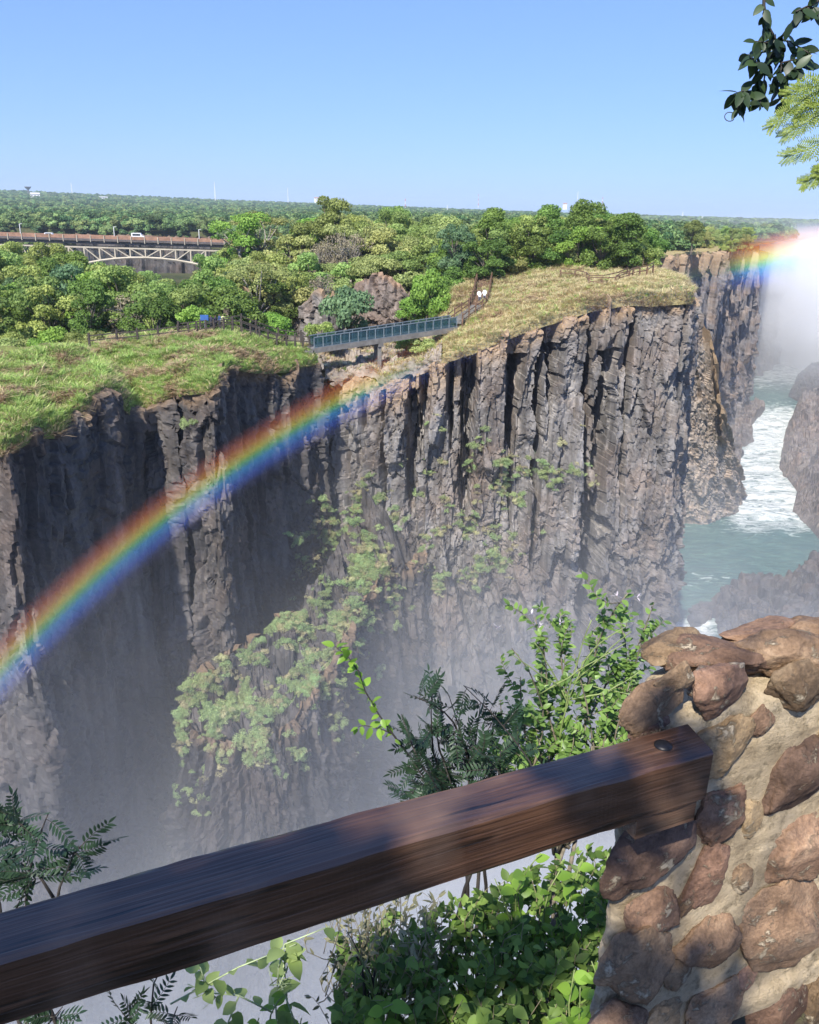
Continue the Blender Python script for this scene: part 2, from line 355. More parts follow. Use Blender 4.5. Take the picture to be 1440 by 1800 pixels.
# cliff under the grassy mound at the left edge: a short sunlit front, then a face turned away from the sun
rimA = PL([(-150, 745, 60), (-60, 765, 57), (5, 772, 56), (60, 744, 59.5), (100, 742, 62), (140, 703, 65), (180, 670, 67.5), (215, 692, 70), (250, 724, 73)])
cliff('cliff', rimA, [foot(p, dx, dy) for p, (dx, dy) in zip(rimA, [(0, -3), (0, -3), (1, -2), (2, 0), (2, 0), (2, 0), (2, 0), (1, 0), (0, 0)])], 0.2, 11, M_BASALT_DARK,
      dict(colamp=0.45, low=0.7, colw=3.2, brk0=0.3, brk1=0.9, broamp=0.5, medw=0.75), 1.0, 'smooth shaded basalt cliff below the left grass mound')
rimC = PL([(235, 726, 76), (252, 722, 73), (275, 698, 72.6), (300, 684, 72.4), (309, 682, 74.2), (317, 682, 74.4), (324, 680, 72.4), (345, 682, 72.3), (372, 676, 72.0), (384, 660, 73.5), (392, 645, 76), (402, 634, 78.5),
           (450, 642, 82), (500, 641, 86), (540, 632, 89), (558, 628, 90.5), (572, 650, 93), (590, 668, 94.5)])
def footC(p, i): return foot(p, (0.0 if i < 9 else 2.2), (-1.5 if i < 9 else -0.5))
def cleftC(S, Z, V, s):  # the black slot between the two sunlit columns
    return -2.4 * np.exp(-((S - 8.0) / 0.55) ** 2) * (V < 0.3)
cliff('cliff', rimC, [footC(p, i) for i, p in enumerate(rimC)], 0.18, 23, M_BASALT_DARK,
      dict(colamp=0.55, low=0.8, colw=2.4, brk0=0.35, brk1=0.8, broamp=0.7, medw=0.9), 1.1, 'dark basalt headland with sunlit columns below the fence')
rimM = PL([(586, 668, 95), (602, 655, 93), (640, 648, 92.5), (665, 656, 92), (700, 645, 92), (740, 641, 92), (775, 624, 92), (810, 607, 92), (870, 586, 92), (930, 563, 92.5),
           (985, 546, 93), (1040, 528, 93.5), (1100, 517, 94), (1150, 519, 94.5), (1203, 516, 95), (1216, 518, 97), (1222, 515, 103), (1218, 505, 125)])
fM = [(0, -1), (0, -3), (0, -4), (0, -5), (0, -6), (0, -6), (0, -6.5), (0, -7), (0, -7), (0, -7), (0, -7), (0, -6), (1, -5), (2, -4), (3.5, -3), (4, -2), (4, 0), (3, 0)]
CLEFTS = [(1.6, .3, 2.0, 0, .13), (3.7, .7, 2.8, .05, .22), (6.3, .3, 2.0, 0.03, .1), (8.6, .3, 1.6, 0.02, .2), (11.6, .9, 3.4, 0.03, .2), (12.6, .4, 2.4, 0, .11), (15.6, .35, 3.0, .0, .13), (17.6, .95, 4.2, .02, .25),
          (22.4, .9, 4.6, 0.04, .15), (22.9, .4, 3.0, .12, .27), (25.7, .6, 4.0, 0, .35), (26.7, 1.0, 3.2, .04, .11), (30.9, .6, 4.0, 0, .3), (31.6, .35, 3.0, .25, .5), (33.4, 1.4, 5.4, .07, .64), (36.3, .5, 4.0, 0.03, .3)]
PROWS = [(5.0, 1.1, .9, 0, .1), (9.9, 1.2, 1.0, 0, .16), (14.3, .9, .8, 0, .12), (19.9, 1.7, 1.3, 0, .2), (24.3, 1.0, .9, 0, .15), (28.6, 1.8, 1.8, 0, .37), (32.1, .6, 1.0, 0, .06), (35.1, .9, 1.2, 0, .06)]
def big_clefts(S, Z, V, s):
    d = 0
    for c, w, dep, v0, v1 in CLEFTS:
        c2 = c + 0.6 * fbm(Z / 9, Z * 0 + c, seed=4) 
        ww = w * (0.8 + 0.5 * vn(Z / 4.0, Z * 0 + c * 3, seed=8)) * sstep(v1 + 0.06, v1 - 0.04, V)
        blk = vor(S / 0.7, Z / 1.5, 300 + int(c * 10)); dep = dep * (0.7 + 0.6 * blk[2]) + 0.5 * blk[1]
        r_ = np.abs(S - c2) / (ww + 0.02) + 0.5 * (blk[3] - 0.5)
        d = d - dep * (0.42 * sstep(1.08, 1.0, r_) + 0.58 * sstep(0.68, 0.6, r_)) * sstep(v1 + 0.05, v1 - 0.02, V) * (V >= v0)
    for c, w, out, v0, v1 in PROWS:                      # columns that stand proud of the wall and end in an overhang
        c2 = c + 0.3 * fbm(Z / 7, Z * 0 + c, seed=14)
        d = d + out * sstep(1.1, 0.85, np.abs(S - c2) / w) * sstep(v1 + 0.015, v1 - 0.015, V + 0.03 * vn(S / 0.9, Z / 3, seed=19)) * (V >= v0)
    return d
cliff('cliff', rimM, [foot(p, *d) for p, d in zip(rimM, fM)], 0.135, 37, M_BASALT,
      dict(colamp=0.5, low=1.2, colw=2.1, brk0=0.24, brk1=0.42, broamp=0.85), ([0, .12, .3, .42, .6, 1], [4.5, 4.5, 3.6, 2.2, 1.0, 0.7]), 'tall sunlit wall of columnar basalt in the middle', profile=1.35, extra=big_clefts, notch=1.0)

# the vegetated spur that leans out from the foot of the wall
topS = [p + np.array([0, 0, 0.9]) for p in PL([(520, 1080, 78), (440, 1135, 72), (345, 1190, 68), (310, 1275, 64), (360, 1300, 62.5), (430, 1310, 62), (492, 1305, 62), (540, 1240, 65), (575, 1185, 68), (622, 1090, 75), (680, 1010, 84), (745, 975, 89)])]
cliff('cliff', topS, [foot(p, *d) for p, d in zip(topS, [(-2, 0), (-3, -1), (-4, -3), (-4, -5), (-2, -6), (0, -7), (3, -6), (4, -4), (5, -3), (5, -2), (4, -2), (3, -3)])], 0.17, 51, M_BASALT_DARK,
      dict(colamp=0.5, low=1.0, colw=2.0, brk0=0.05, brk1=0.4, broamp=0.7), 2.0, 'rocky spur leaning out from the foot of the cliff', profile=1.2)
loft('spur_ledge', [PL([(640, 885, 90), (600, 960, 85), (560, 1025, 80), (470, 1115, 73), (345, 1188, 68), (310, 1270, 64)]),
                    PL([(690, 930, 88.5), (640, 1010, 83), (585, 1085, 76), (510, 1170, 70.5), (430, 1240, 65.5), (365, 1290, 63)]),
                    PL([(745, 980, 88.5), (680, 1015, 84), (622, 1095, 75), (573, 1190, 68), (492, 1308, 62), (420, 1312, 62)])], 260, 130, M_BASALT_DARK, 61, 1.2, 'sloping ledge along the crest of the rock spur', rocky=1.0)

# grass slopes over the cliffs
backA = PL([(-150, 615, 74), (-60, 618, 75), (0, 613, 76), (60, 607, 77.5), (110, 606, 79), (150, 618, 81), (180, 640, 80.5), (215, 668, 79), (250, 705, 77)])
loft('grass_slope', [rimA, [(a * 0.55 + b * 0.45) + np.array([0, 0, 0.35]) for a, b in zip(rimA, backA)], backA, [b + np.array([0, 7, -3.5]) for b in backA]], 150, 110, M_TURF_GREEN, 71, 0.5, 'green grass mound at the left edge', lip=1.1)
rimC2 = [rimC[i] for i in (0, 2, 4, 6, 8, 11, 12, 13, 15)]
backC = PL([(120, 618, 85), (160, 612, 85), (240, 603, 86), (300, 596, 87), (350, 588, 88), (412, 582, 89.5), (455, 597, 90.5), (500, 609, 91.5), (550, 613, 92)])
walkC = [p + np.array([-0.3, 2.4, 0.05]) for p in backC]
loft('grass_slope', [rimC2, [(a * 0.5 + b * 0.5) + np.array([0, 0, 0.25]) for a, b in zip(rimC2, backC)], backC, walkC, [p + np.array([-0.5, 7, -4.5]) for p in backC]], 170, 110, M_TURF_GREEN, 73, 0.45, 'green grass slope between the fence and the dark cliff', lip=0.7)
sadF = PL([(572, 652, 93), (602, 652, 93), (640, 645, 92.5), (665, 653, 92), (700, 642, 92), (740, 638, 92), (775, 622, 92)])
sadB = PL([(560, 616, 99), (600, 612, 100), (640, 610, 101), (680, 606, 102), (720, 600, 103), (750, 590, 104), (778, 568, 105)])
loft('saddle', [sadF, sadB, [p + np.array([0, 6, -3]) for p in sadB]], 110, 70, M_ROCK_PALE, 79, 0.5, 'tan rocky saddle under the footbridge', lip=1.0, rocky=0.45)
topM = PL([(760, 634, 92), (790, 612, 92), (830, 600, 92), (870, 583, 92), (930, 560, 92.5), (985, 543, 93), (1040, 525, 93.5), (1100, 514, 94), (1150, 516, 94.5), (1203, 513, 95), (1217, 514, 97)])
midM = PL([(768, 602, 98), (795, 573, 99.5), (832, 552, 101), (880, 538, 102), (930, 522, 103), (985, 507, 104), (1040, 498, 105), (1100, 492, 106), (1150, 492, 106), (1196, 492, 106), (1214, 500, 106)])
backM = PL([(772, 562, 106), (800, 510, 114), (845, 486, 120), (885, 480, 122), (930, 470, 124), (985, 466, 125), (1040, 466, 127), (1100, 470, 128), (1145, 470, 128), (1180, 480, 122), (1205, 495, 115)])
loft('grass_slope', [topM, midM, backM, [p + np.array([0, 8, -1.2]) for p in backM]], 220, 130, M_TURF_GOLD, 83, 0.4, 'dry golden grass slope above the main cliff', lip=1.3)

# forest terrain out to the horizon, with the far gorge under the arch bridge
def zground(x, y):
    r = np.hypot(x, y); az = np.degrees(np.arctan2(x, y))
    left = sstep(-5.0, -11.0, az); right = sstep(0.5, 4.0, az)
    zl = -17 - 7 * sstep(165, 240, y) + 11.5 * sstep(380, 470, y)
    zm = -24 + 13.5 * sstep(116, 152, y); zr = -16 + 7.4 * sstep(104, 120, y) - 2.0 * sstep(150, 300, y)
    z = zl * left + (1 - left) * (zm * (1 - right) + zr * right)
    z = z - 60 * sstep(345, 372, y) * sstep(492, 476, y) * sstep(-27.5, -24, az) * sstep(-12.6, -14, az)
    hill = np.interp(az, [-45, -25, -12, 0, 10, 20, 30], [44, 42, 24, 8, -3, -10, -12])
    z = z + (hill + 6) * sstep(700, 4200, r) ** 1.2
    return z + sstep(150, 500, r) * 2.0 * fbm(x / 160, y / 160, seed=91, o=3)
EDGE_Y = [96, 103, 125, 190, 205, 240, 244, 300, 306, 385, 390, 470, 480, 600, 640, 700]
EDGE_X = [29, 31.5, 38, 48, 52, 66, 67, 100, 108, 152, 155, 190, 200, 270, 900, 1000]
rows = np.concatenate([np.linspace(100, 200, 60), np.geomspace(202, 9000, 120)]); nu = 170
def terrain_row(y):
    xl = -1.15 * y - 30; xr = np.interp(y, EDGE_Y, EDGE_X) if y < 700 else 1.15 * y + 200
    return np.linspace(xl, xr, nu)
TX = np.stack([terrain_row(y) for y in rows]); TY = np.repeat(rows[:, None], nu, 1); TZ = zground(TX, TY)
ii = np.arange((len(rows) - 1) * nu).reshape(-1, nu)[:, :-1].ravel()
terrain = link_mesh('terrain', np.stack([TX, TY, TZ], -1).reshape(-1, 3), np.stack([ii, ii + 1, ii + nu + 1, ii + nu], 1), M_FOREST_FLOOR, smooth=True)
tag(terrain, 'wooded plateau stretching to the horizon', None, None, 'structure')
for pts_, sd in (([(-178, 468), (-150, 462), (-110, 465), (-90, 468)], 3),):
    tp = [np.array([x, y, -14.0]) for x, y in pts_]
    cliff('cliff', tp, [foot(p, 0, -8, -80) for p in tp], 1.2, sd, M_BASALT_DARK, dict(colamp=1.5, low=4, colw=6), 2.0, 'dark gorge wall seen under the arch bridge')

# the far wall of the gorge in the right, in three steps, and the pale pinnacle in front of it
def far_cliff(lst, seed, label, res=0.55, mat=None, fl=4):
    tp = PL(lst); cliff('cliff', tp, [foot(p, 2, -fl) for p in tp], res, seed, mat or M_FAR_ROCK, dict(colamp=1.3, low=2.5, colw=3.6, brkw=1.8, brk0=.35, brk1=.8, broamp=1.3), 7.0, label, notch=0.5, wet=0.35, extra=lambda S, Z, V, s: 2.5 * fbm(S / 9.0, Z / 60, seed=seed + 200, o=3))
far_cliff([(1100, 448, 222), (1135, 450, 226), (1180, 447, 240), (1225, 443, 254), (1262, 441, 266), (1266, 440, 285), (1266, 440, 310)], 101, 'distant brown cliff wall beyond the right corner')
far_cliff([(1240, 441, 300), (1275, 441, 315), (1310, 440, 345), (1334, 440, 385), (1337, 440, 430), (1337, 440, 470)], 111, 'distant cliff wall rising from the rapids', 0.8)
far_cliff([(1320, 441, 470), (1350, 443, 490), (1380, 446, 530), (1388, 446, 640)], 121, 'farthest cliff wall fading into the spray', 1.2)
fr1 = PL([(1100, 447, 223), (1135, 449, 227), (1180, 446, 241), (1225, 442, 255), (1262, 440, 267)]); fr2 = PL([(1085, 437, 262), (1130, 438, 266), (1180, 436, 280), (1225, 434, 295), (1268, 433, 310)])
loft('grass_slope', [fr1, fr2, [p + np.array([0, 30, -2]) for p in fr2]], 120, 40, M_TURF_GOLD, 87, 0.5, 'strip of dry grass on top of the distant cliff', lip=0.8)
fr1 = PL([(1240, 440, 301), (1275, 440, 316), (1310, 439, 346), (1334, 439, 386)]); fr2 = PL([(1240, 433, 345), (1275, 433, 360), (1310, 433, 390), (1336, 433, 430)])
loft('grass_slope', [fr1, fr2, [p + np.array([0, 30, -2]) for p in fr2]], 100, 30, M_TURF_GOLD, 89, 0.6, 'farther strip of dry grass above the rapids', lip=1.0)
pin_top = PL([(1195, 560, 218), (1214, 540, 222), (1232, 555, 223), (1246, 590, 223), (1258, 640, 223.5), (1266, 690, 224), (1270, 760, 226), (1266, 790, 240)])
pin_bot = [PZ(*a, RIVER_Z - 1) for a in ((1195, 928), (1222, 927), (1250, 928), (1272, 918), (1290, 905), (1306, 890), (1300, 860), (1290, 830))]
cliff('cliff', pin_top, pin_bot, 0.4, 131, M_ROCK_PALE, dict(colamp=0.5, low=1.6, colw=3.0, brk0=0.0, brk1=0.3, brkw=1.6, broamp=0.6), 7.0, 'pale tan rock pinnacle standing at the river bend', wet=0.15)

# river rocks
def rock_mass(name, foot_px, height, seed, mat, label, res=0.5, inset=0.45, amp=1.0):
    """a rounded mass of river rock: outline on the water, domed and broken"""
    b = np.array([PZ(x, y, RIVER_Z - 1.0) for x, y in foot_px]); c = b.mean(0)
    nu_ = 220; u = np.linspace(0, 1, nu_); B = curve_at(np.vstack([b, b[:1]]), u); nv = 60
    v = np.linspace(0, 1, nv)[:, None]
    rad = 1 - v ** 1.5 * 1.0
    X = c[0] + (B[None, :, 0] - c[0]) * rad; Y = c[1] + (B[None, :, 1] - c[1]) * rad
    Zb = RIVER_Z - 1.0 + height * (1 - (1 - np.minimum(1, v / inset)) ** 2) * (1 + 0.0 * X)
    d = fbm(X / 9, Y / 9, Zb / 9, seed, 4) * height * 0.35 * sstep(0, 0.3, v)
    dx, dy, r0, r1, r2, e = vor((X + Zb * 0.5) / 3.2, (Y + Zb * 0.7) / 3.2, seed + 3)
    d = d + amp * ((r0 - 0.5) * 2.4 + dx * (r1 - 0.5) * 3 + dy * (r2 - 0.5) * 3 - np.clip(1 - e / 0.12, 0, 1) * 0.8) * sstep(0, 0.12, v)
    dx, dy, r0, r1, r2, e = vor(X / 1.3, (Y + Zb) / 1.3, seed + 5)
    d = d + amp * ((r0 - 0.5) * 0.8 + dx * (r1 - 0.5) + dy * (r2 - 0.5))
    out = (B - c) / (np.linalg.norm(B - c, axis=1)[:, None] + 1e-6)
    X = X + out[None, :, 0] * d * 0.6 * (1 - v); Y = Y + out[None, :, 1] * d * 0.6 * (1 - v); Z = Zb + d * sstep(0, 0.25, v)
    i = np.arange((nv - 1) * nu_).reshape(nv - 1, nu_)[:, :-1].ravel()
    o = link_mesh(name, np.stack([X, Y, Z], -1).reshape(-1, 3), np.stack([i, i + 1, i + nu_ + 1, i + nu_], 1), mat)
    tag(o, label, 'rock'); return o
rock_mass('river_rock', [(1368, 830), (1378, 770), (1400, 715), (1440, 690), (1560, 680), (1600, 800), (1560, 960), (1440, 955), (1415, 925), (1392, 905), (1400, 870)], 8, 141, M_ROCK_BROWN, 'large brown rock mass right of the rapids')
rock_mass('river_rock', [(1385, 700), (1405, 668), (1460, 655), (1560, 660), (1560, 720), (1440, 730)], 9, 151, M_BASALT_DARK, 'dark misty rock mass upstream of the rapids')
rock_mass('river_rock', [(1245, 1060), (1300, 1042), (1370, 1040), (1440, 1060), (1440, 1130), (1350, 1150), (1262, 1120)], 5, 161, M_BASALT_DARK, 'low dark rocks in the mist above the stone pillar')
rock_mass('river_rock', [(1375, 1060), (1420, 1022), (1500, 1005), (1600, 1040), (1560, 1130), (1420, 1130)], 10, 171, M_BASALT_DARK, 'dark rounded rock at the right edge below the pool')
rock_mass('river_rock', [(1262, 800), (1275, 740), (1300, 722), (1330, 712), (1345, 724), (1318, 755), (1325, 780), (1290, 800), (1300, 830), (1268, 850)], 5, 181, M_ROCK_BROWN, 'bouldery bank at the foot of the far cliffs')
rock_mass('river_rock', [(1200, 1085), (1230, 1066), (1262, 1070), (1250, 1100), (1215, 1110)], 2.2, 191, M_BASALT_DARK, 'small wet rock at the foot of the main wall', amp=.4)
rock_mass('river_rock', [(1286, 806), (1296, 797), (1307, 804), (1300, 812)], 2.6, 193, M_BASALT_DARK, 'lone dark boulder standing in the white rapids', amp=.25)

# river: waves and white rapids
def river_mat():
    m, nt, N, L = new_mat('river water')
    out = N.new('ShaderNodeOutputMaterial'); b = nd(N, 'ShaderNodeBsdfPrincipled', i_Roughness=0.12); b.inputs['IOR'].default_value = 1.33
    at = nd(N, 'ShaderNodeAttribute', attribute_name='foam'); tc = N.new('ShaderNodeTexCoord')
    mp = nd(N, 'ShaderNodeMapping'); mp.inputs['Rotation'].default_value = (0, 0, 0.5); mp.inputs['Scale'].default_value = (0.12, 0.32, 1); L.new(tc.outputs['Object'], mp.inputs[0])
    n1 = nd(N, 'ShaderNodeTexNoise', i_Scale=1.0, i_Detail=9.0, i_Roughness=0.72, i_Distortion=1.6); L.new(mp.outputs[0], n1.inputs['Vector'])
    ad = nd(N, 'ShaderNodeMath', operation='ADD'); L.new(at.outputs['Fac'], ad.inputs[0]); L.new(n1.outputs[0], ad.inputs[1])
    r = ramp(N, [(0.72, (0, 0, 0)), (0.95, (1, 1, 1))]); L.new(ad.outputs[0], r.inputs[0])
    r2 = ramp(N, [(0.35, (0.03, 0.1, 0.1)), (0.75, (0.13, 0.24, 0.18))]); L.new(n1.outputs[0], r2.inputs[0])
    mx = nd(N, 'ShaderNodeMixRGB'); L.new(r.outputs[0], mx.inputs[0]); L.new(r2.outputs[0], mx.inputs[1]); mx.inputs[2].default_value = (0.86, 0.88, 0.84, 1)
    L.new(mx.outputs[0], b.inputs['Base Color'])
    rr = nd(N, 'ShaderNodeMapRange', i_3=0.12, i_4=0.8); L.new(r.outputs[0], rr.inputs[0]); L.new(rr.outputs[0], b.inputs['Roughness'])
    bp = nd(N, 'ShaderNodeBump', i_Strength=1.0, i_Distance=1.2); L.new(n1.outputs[0], bp.inputs['Height']); L.new(bp.outputs[0], b.inputs['Normal'])
    L.new(b.outputs[0], out.inputs[0]); return m
M_RIVER = river_mat()
ry = np.concatenate([np.linspace(20, 160, 30), np.linspace(162, 620, 330)]); nru = 150
RX = np.stack([np.linspace(-60 if y < 160 else 20 + (y - 160) * 0.1, 160 if y < 200 else 160 + (y - 200) * 0.55, nru) for y in ry]); RY = np.repeat(ry[:, None], nru, 1)
# foam follows the rapids: between the pool and the bend
pp = np.stack([RX, RY, np.full_like(RX, RIVER_Z)], -1)
den = pp @ CF; fpx = 720 + FPX * (pp @ CR) / den; fpy = 900 - FPX * (pp @ CU) / den
foam = 0.26 * sstep(690, 735, fpy) * sstep(985, 890, fpy) * sstep(1250, 1300, fpx - (fpy < 800) * 25) + 0.12
foam = foam + 0.12 * np.exp(-((fpy - 1012) / 12) ** 2) * sstep(1330, 1270, fpx) + 0.3 * sstep(1075, 1100, fpy) * sstep(1300, 1220, fpx) * sstep(1240, 1150, fpy)
foam = foam - 0.22 * np.exp(-((fpy - 975) / 26) ** 2) + 0.2 * sstep(700, 660, fpy)
wave = 0.7 * fbm(RX / 6, RY / 6, seed=5, o=5) * (0.5 + 3.0 * np.clip(foam, 0, 1))
ii = np.arange((len(ry) - 1) * nru).reshape(-1, nru)[:, :-1].ravel()
river = link_mesh('river', np.stack([RX, RY, RIVER_Z + wave], -1).reshape(-1, 3), np.stack([ii, ii + 1, ii + nru + 1, ii + nru], 1), M_RIVER, smooth=True, attrs={'foam': ('FLOAT', foam.astype(np.float32).ravel())})
tag(river, 'green river with white rapids at the gorge bottom', None, None, 'structure')

# the falls along the right side, mostly lost in spray
M_FALLS = plain('falling white water', (0.85, 0.87, 0.88), 0.6, 0.12, 0.6)
fx = [np.array(p) for p in ((205, 640, -12.0), (228, 560, -12.0), (246, 500, -12), (262, 450, -12), (285, 400, -12), (330, 360, -12))]
n_f = 260; u = np.linspace(0, 1, n_f); TT = curve_at(fx, u); nvf = 60; v = np.linspace(0, 1, nvf)[:, None]
bul = 4.0 * np.sqrt(v) + 1.2 * fbm(u[None, :] * 60, v * 1.5, seed=9, o=4) + 1.0
FXm = TT[None, :, 0] - bul; FYm = TT[None, :, 1] - bul * 0.4; FZm = TT[None, :, 2] * (1 - v) + (RIVER_Z - 1) * v
ii = np.arange((nvf - 1) * n_f).reshape(nvf - 1, n_f)[:, :-1].ravel()
falls = link_mesh('waterfall', np.stack([FXm + 0 * FZm, FYm + 0 * FZm, FZm], -1).reshape(-1, 3), np.stack([ii, ii + n_f, ii + n_f + 1, ii + 1], 1), M_FALLS, smooth=True)
tag(falls, 'white waterfall curtain half lost in spray at the right edge', 'waterfall')
# ------------------------------------------------------------------ vegetation
def unit(v): return v / (np.linalg.norm(v, axis=-1, keepdims=True) + 1e-9)
def leaf_cloud(cent, nrm, size, rg, spread=0.7, aspect=0.6, tint=None, fold=0.0):
    """one quad per leaf: diamond-shaped, turned roughly along nrm"""
    n = len(cent); N_ = unit(nrm + rg.normal(0, spread, (n, 3)))
    a = unit(np.cross(N_, unit(rg.normal(0, 1, (n, 3))))); b = np.cross(N_, a)
    size = np.broadcast_to(size, (n,))[:, None]
    v = np.stack([cent - a * size, cent - b * size * aspect + N_ * size * fold, cent + a * size, cent + b * size * aspect + N_ * size * fold], 1).reshape(-1, 3)
    f = np.arange(n * 4).reshape(n, 4)
    t = (rg.random(n) if tint is None else np.clip(tint, 0, 1)).repeat(4)
    return v, f, t
def crown_points(clumps, per_m2, rg, shell=(0.72, 1.04), low=-0.45):
    C, Nn, T = [], [], []
    for c, r in clumps:
        c = np.array(c); r = np.array(r) if hasattr(r, '__len__') else np.array([r, r, r * 0.8])
        n = max(6, int(per_m2 * 12.5 * float(np.mean(r)) ** 2))
        d = unit(rg.normal(0, 1, (n * 2, 3))); d = d[d[:, 2] > low][:n]
        rad = rg.uniform(*shell, (len(d), 1)) * (1 + 0.22 * vn(d[:, 0] * 2.5 + c[0], d[:, 1] * 2.5 + c[1], d[:, 2] * 2.5, 3))[:, None]
        C.append(c + d * r * rad); Nn.append(d); T.append(np.clip(rg.normal(rg.uniform(0.25, 0.75), 0.2, len(d)), 0, 1))
    return np.concatenate(C), np.concatenate(Nn), np.concatenate(T)
def limb(mb, a, b, r0, r1, rg, bend=0.12, n=5, sides=5):
    a = np.array(a, float); b = np.array(b, float); L = np.linalg.norm(b - a); off = rg.normal(0, bend * L, 3)
    t = np.linspace(0, 1, n)[:, None]; p = a * (1 - t) + b * t + off * (t * (1 - t)) * 2
    mb.tube(p, np.linspace(r0, r1, n), sides); return p
M_BARK = plain('bark', (0.16, 0.13, 0.1), 0.9, 0.25, 3.0); M_BARK_PALE = plain('pale bark', (0.3, 0.27, 0.23), 0.9, 0.2, 3.0)
LM = {
    'dark': leaf_mat('dark green leaves', (0.075, 0.135, 0.03), (0.25, 0.38, 0.085), 0.35, objvar=0.6),
    'mid': leaf_mat('mid green leaves', (0.14, 0.21, 0.05), (0.4, 0.5, 0.15), 0.38, objvar=0.8),
    'olive': leaf_mat('olive leaves', (0.21, 0.26, 0.08), (0.5, 0.54, 0.2), 0.38, objvar=0.7),
    'lime': leaf_mat('bright lime leaves', (0.13, 0.26, 0.04), (0.33, 0.5, 0.1), 0.35, objvar=0.4),
    'blue': leaf_mat('blue green leaves', (0.08, 0.16, 0.075), (0.24, 0.37, 0.18), 0.35, objvar=0.4),
    'grey': leaf_mat('grey brown twigs', (0.18, 0.15, 0.1), (0.36, 0.31, 0.2), 0.15, objvar=0.5),
}
def tree_proto(kind, shape, seed):
    """shape: round, tall, airy, bush, flat; returns the Empty with trunk and crown, about 8 m tall at scale 1"""
    rg = np.random.default_rng(seed); root = empty('forest_tree')
    mb = MB(); cl = []
    if shape == 'bush':
        H, R = 3.2, 2.0; limb(mb, (0, 0, -1.5), (0, 0, 1.2), 0.16, 0.1, rg)
        for k in range(13):
            a = rg.uniform(0, 6.28); q = rg.uniform(0, 1) ** 0.5 * R; z = rg.uniform(0.4, H * (1 - 0.35 * q / R)); cl.append(((math.cos(a) * q, math.sin(a) * q, z), rg.uniform(0.7, 1.2)))
            limb(mb, (0, 0, 0.4), cl[-1][0], 0.06, 0.02, rg)
        ls, den = 0.15, 34
    elif shape == 'airy':
        fork = np.array([rg.normal(0, .2), rg.normal(0, .2), 3.4]); limb(mb, (0, 0, -2), fork, 0.3, 0.2, rg)
        for k in range(16):
            a = rg.uniform(0, 6.28); q = rg.uniform(0.8, 3.8); z = rg.uniform(4.2, 9.2) - 0.15 * q; p = limb(mb, fork - [0, 0, rg.uniform(0, 1)], (math.cos(a) * q, math.sin(a) * q, z), 0.13, 0.03, rg)
            cl.append((p[-1], (rg.uniform(0.8, 1.4), rg.uniform(0.8, 1.4), rg.uniform(0.5, 0.9)))); cl.append((p[3] + rg.normal(0, .3, 3), 0.6))
        ls, den = 0.14, 19
    elif shape == 'flat':
        fork = np.array([0, 0, 3.0]); limb(mb, (0, 0, -2), fork, 0.28, 0.2, rg)
        for k in range(15):
            a = rg.uniform(0, 6.28); q = rg.uniform(0, 1) ** 0.6 * 4.2; p = limb(mb, fork, (math.cos(a) * q, math.sin(a) * q, 6.6 - 0.12 * q * q * 0.6 + rg.normal(0, .4)), 0.12, 0.03, rg); cl.append((p[-1], (1.5, 1.5, 0.75)))
        ls, den = 0.16, 25
    elif shape == 'tall':
        fork = np.array([rg.normal(0, .2), 0, 4.0]); limb(mb, (0, 0, -2), fork, 0.3, 0.22, rg)
        for k in range(19):
            a = rg.uniform(0, 6.28); z = rg.uniform(3.0, 9.4); q = rg.uniform(0.2, 1) * 2.6 * math.sqrt(max(0.1, 1 - ((z - 5.8) / 4.2) ** 2)); p = limb(mb, (fork[0], fork[1], min(4, z - 1)), (math.cos(a) * q, math.sin(a) * q, z), 0.1, 0.03, rg); cl.append((p[-1], rg.uniform(0.9, 1.5)))
        ls, den = 0.16, 26
    elif shape == 'bare':
        fork = np.array([0, 0, 2.2]); limb(mb, (0, 0, -2), fork, 0.26, 0.18, rg)
        for k in range(26):
            a = rg.uniform(0, 6.28); q = rg.uniform(0.5, 3.0); p = limb(mb, fork + [0, 0, rg.uniform(-.6, .6)], (math.cos(a) * q, math.sin(a) * q, rg.uniform(2.6, 7.0) - .2 * q), 0.1, 0.025, rg, 0.2)
            for j in range(4): e = p[-2] + rg.normal(0, .8, 3) + [0, 0, .5]; limb(mb, p[-2], e, 0.04, 0.012, rg)
            cl.append((p[-1], 0.8))
        ls, den = 0.13, 9
    else:
        fork = np.array([0, 0, 2.2]); limb(mb, (0, 0, -2), fork, 0.32, 0.22, rg)
        for k in range(30):
            a = rg.uniform(0, 6.28); z = rg.uniform(1.8, 7.8); q = rg.uniform(0.3, 1.15) * 3.5 * math.sqrt(max(0.08, 1 - ((z - 4.2) / 4.0) ** 2)); p = limb(mb, (0, 0, min(2.6, z - 0.6)), (math.cos(a) * q, math.sin(a) * q, z), 0.12, 0.03, rg); cl.append((p[-1], rg.uniform(0.55, 1.5)))
        ls, den = 0.17, 25
    C, Nn, T = crown_points(cl, den, rg)
    v, f, t = leaf_cloud(C, Nn, rg.uniform(0.7, 1.35, len(C)) * ls, rg, 0.55, 0.62, T)
    mb.build('trunk', M_BARK_PALE if shape in ('airy', 'bare') else M_BARK, root, True)
    link_mesh('crown', v, f, LM[kind], root, attrs={'tint': ('FLOAT', t.astype(np.float32))})
    return root
TP = {}
for i, (k, sh) in enumerate([('dark', 'round'), ('dark', 'round'), ('dark', 'tall'), ('mid', 'round'), ('mid', 'round'), ('mid', 'tall'), ('mid', 'bush'), ('olive', 'round'), ('olive', 'flat'), ('olive', 'airy'), ('olive', 'bush'),
                             ('lime', 'bush'), ('dark', 'bush'), ('lime', 'round'), ('blue', 'round'), ('blue', 'bush'), ('grey', 'bare'), ('grey', 'bush'), ('mid', 'flat'), ('lime', 'airy')]):
    TP.setdefault((k, sh), []).append(tree_proto(k, sh, 300 + i))
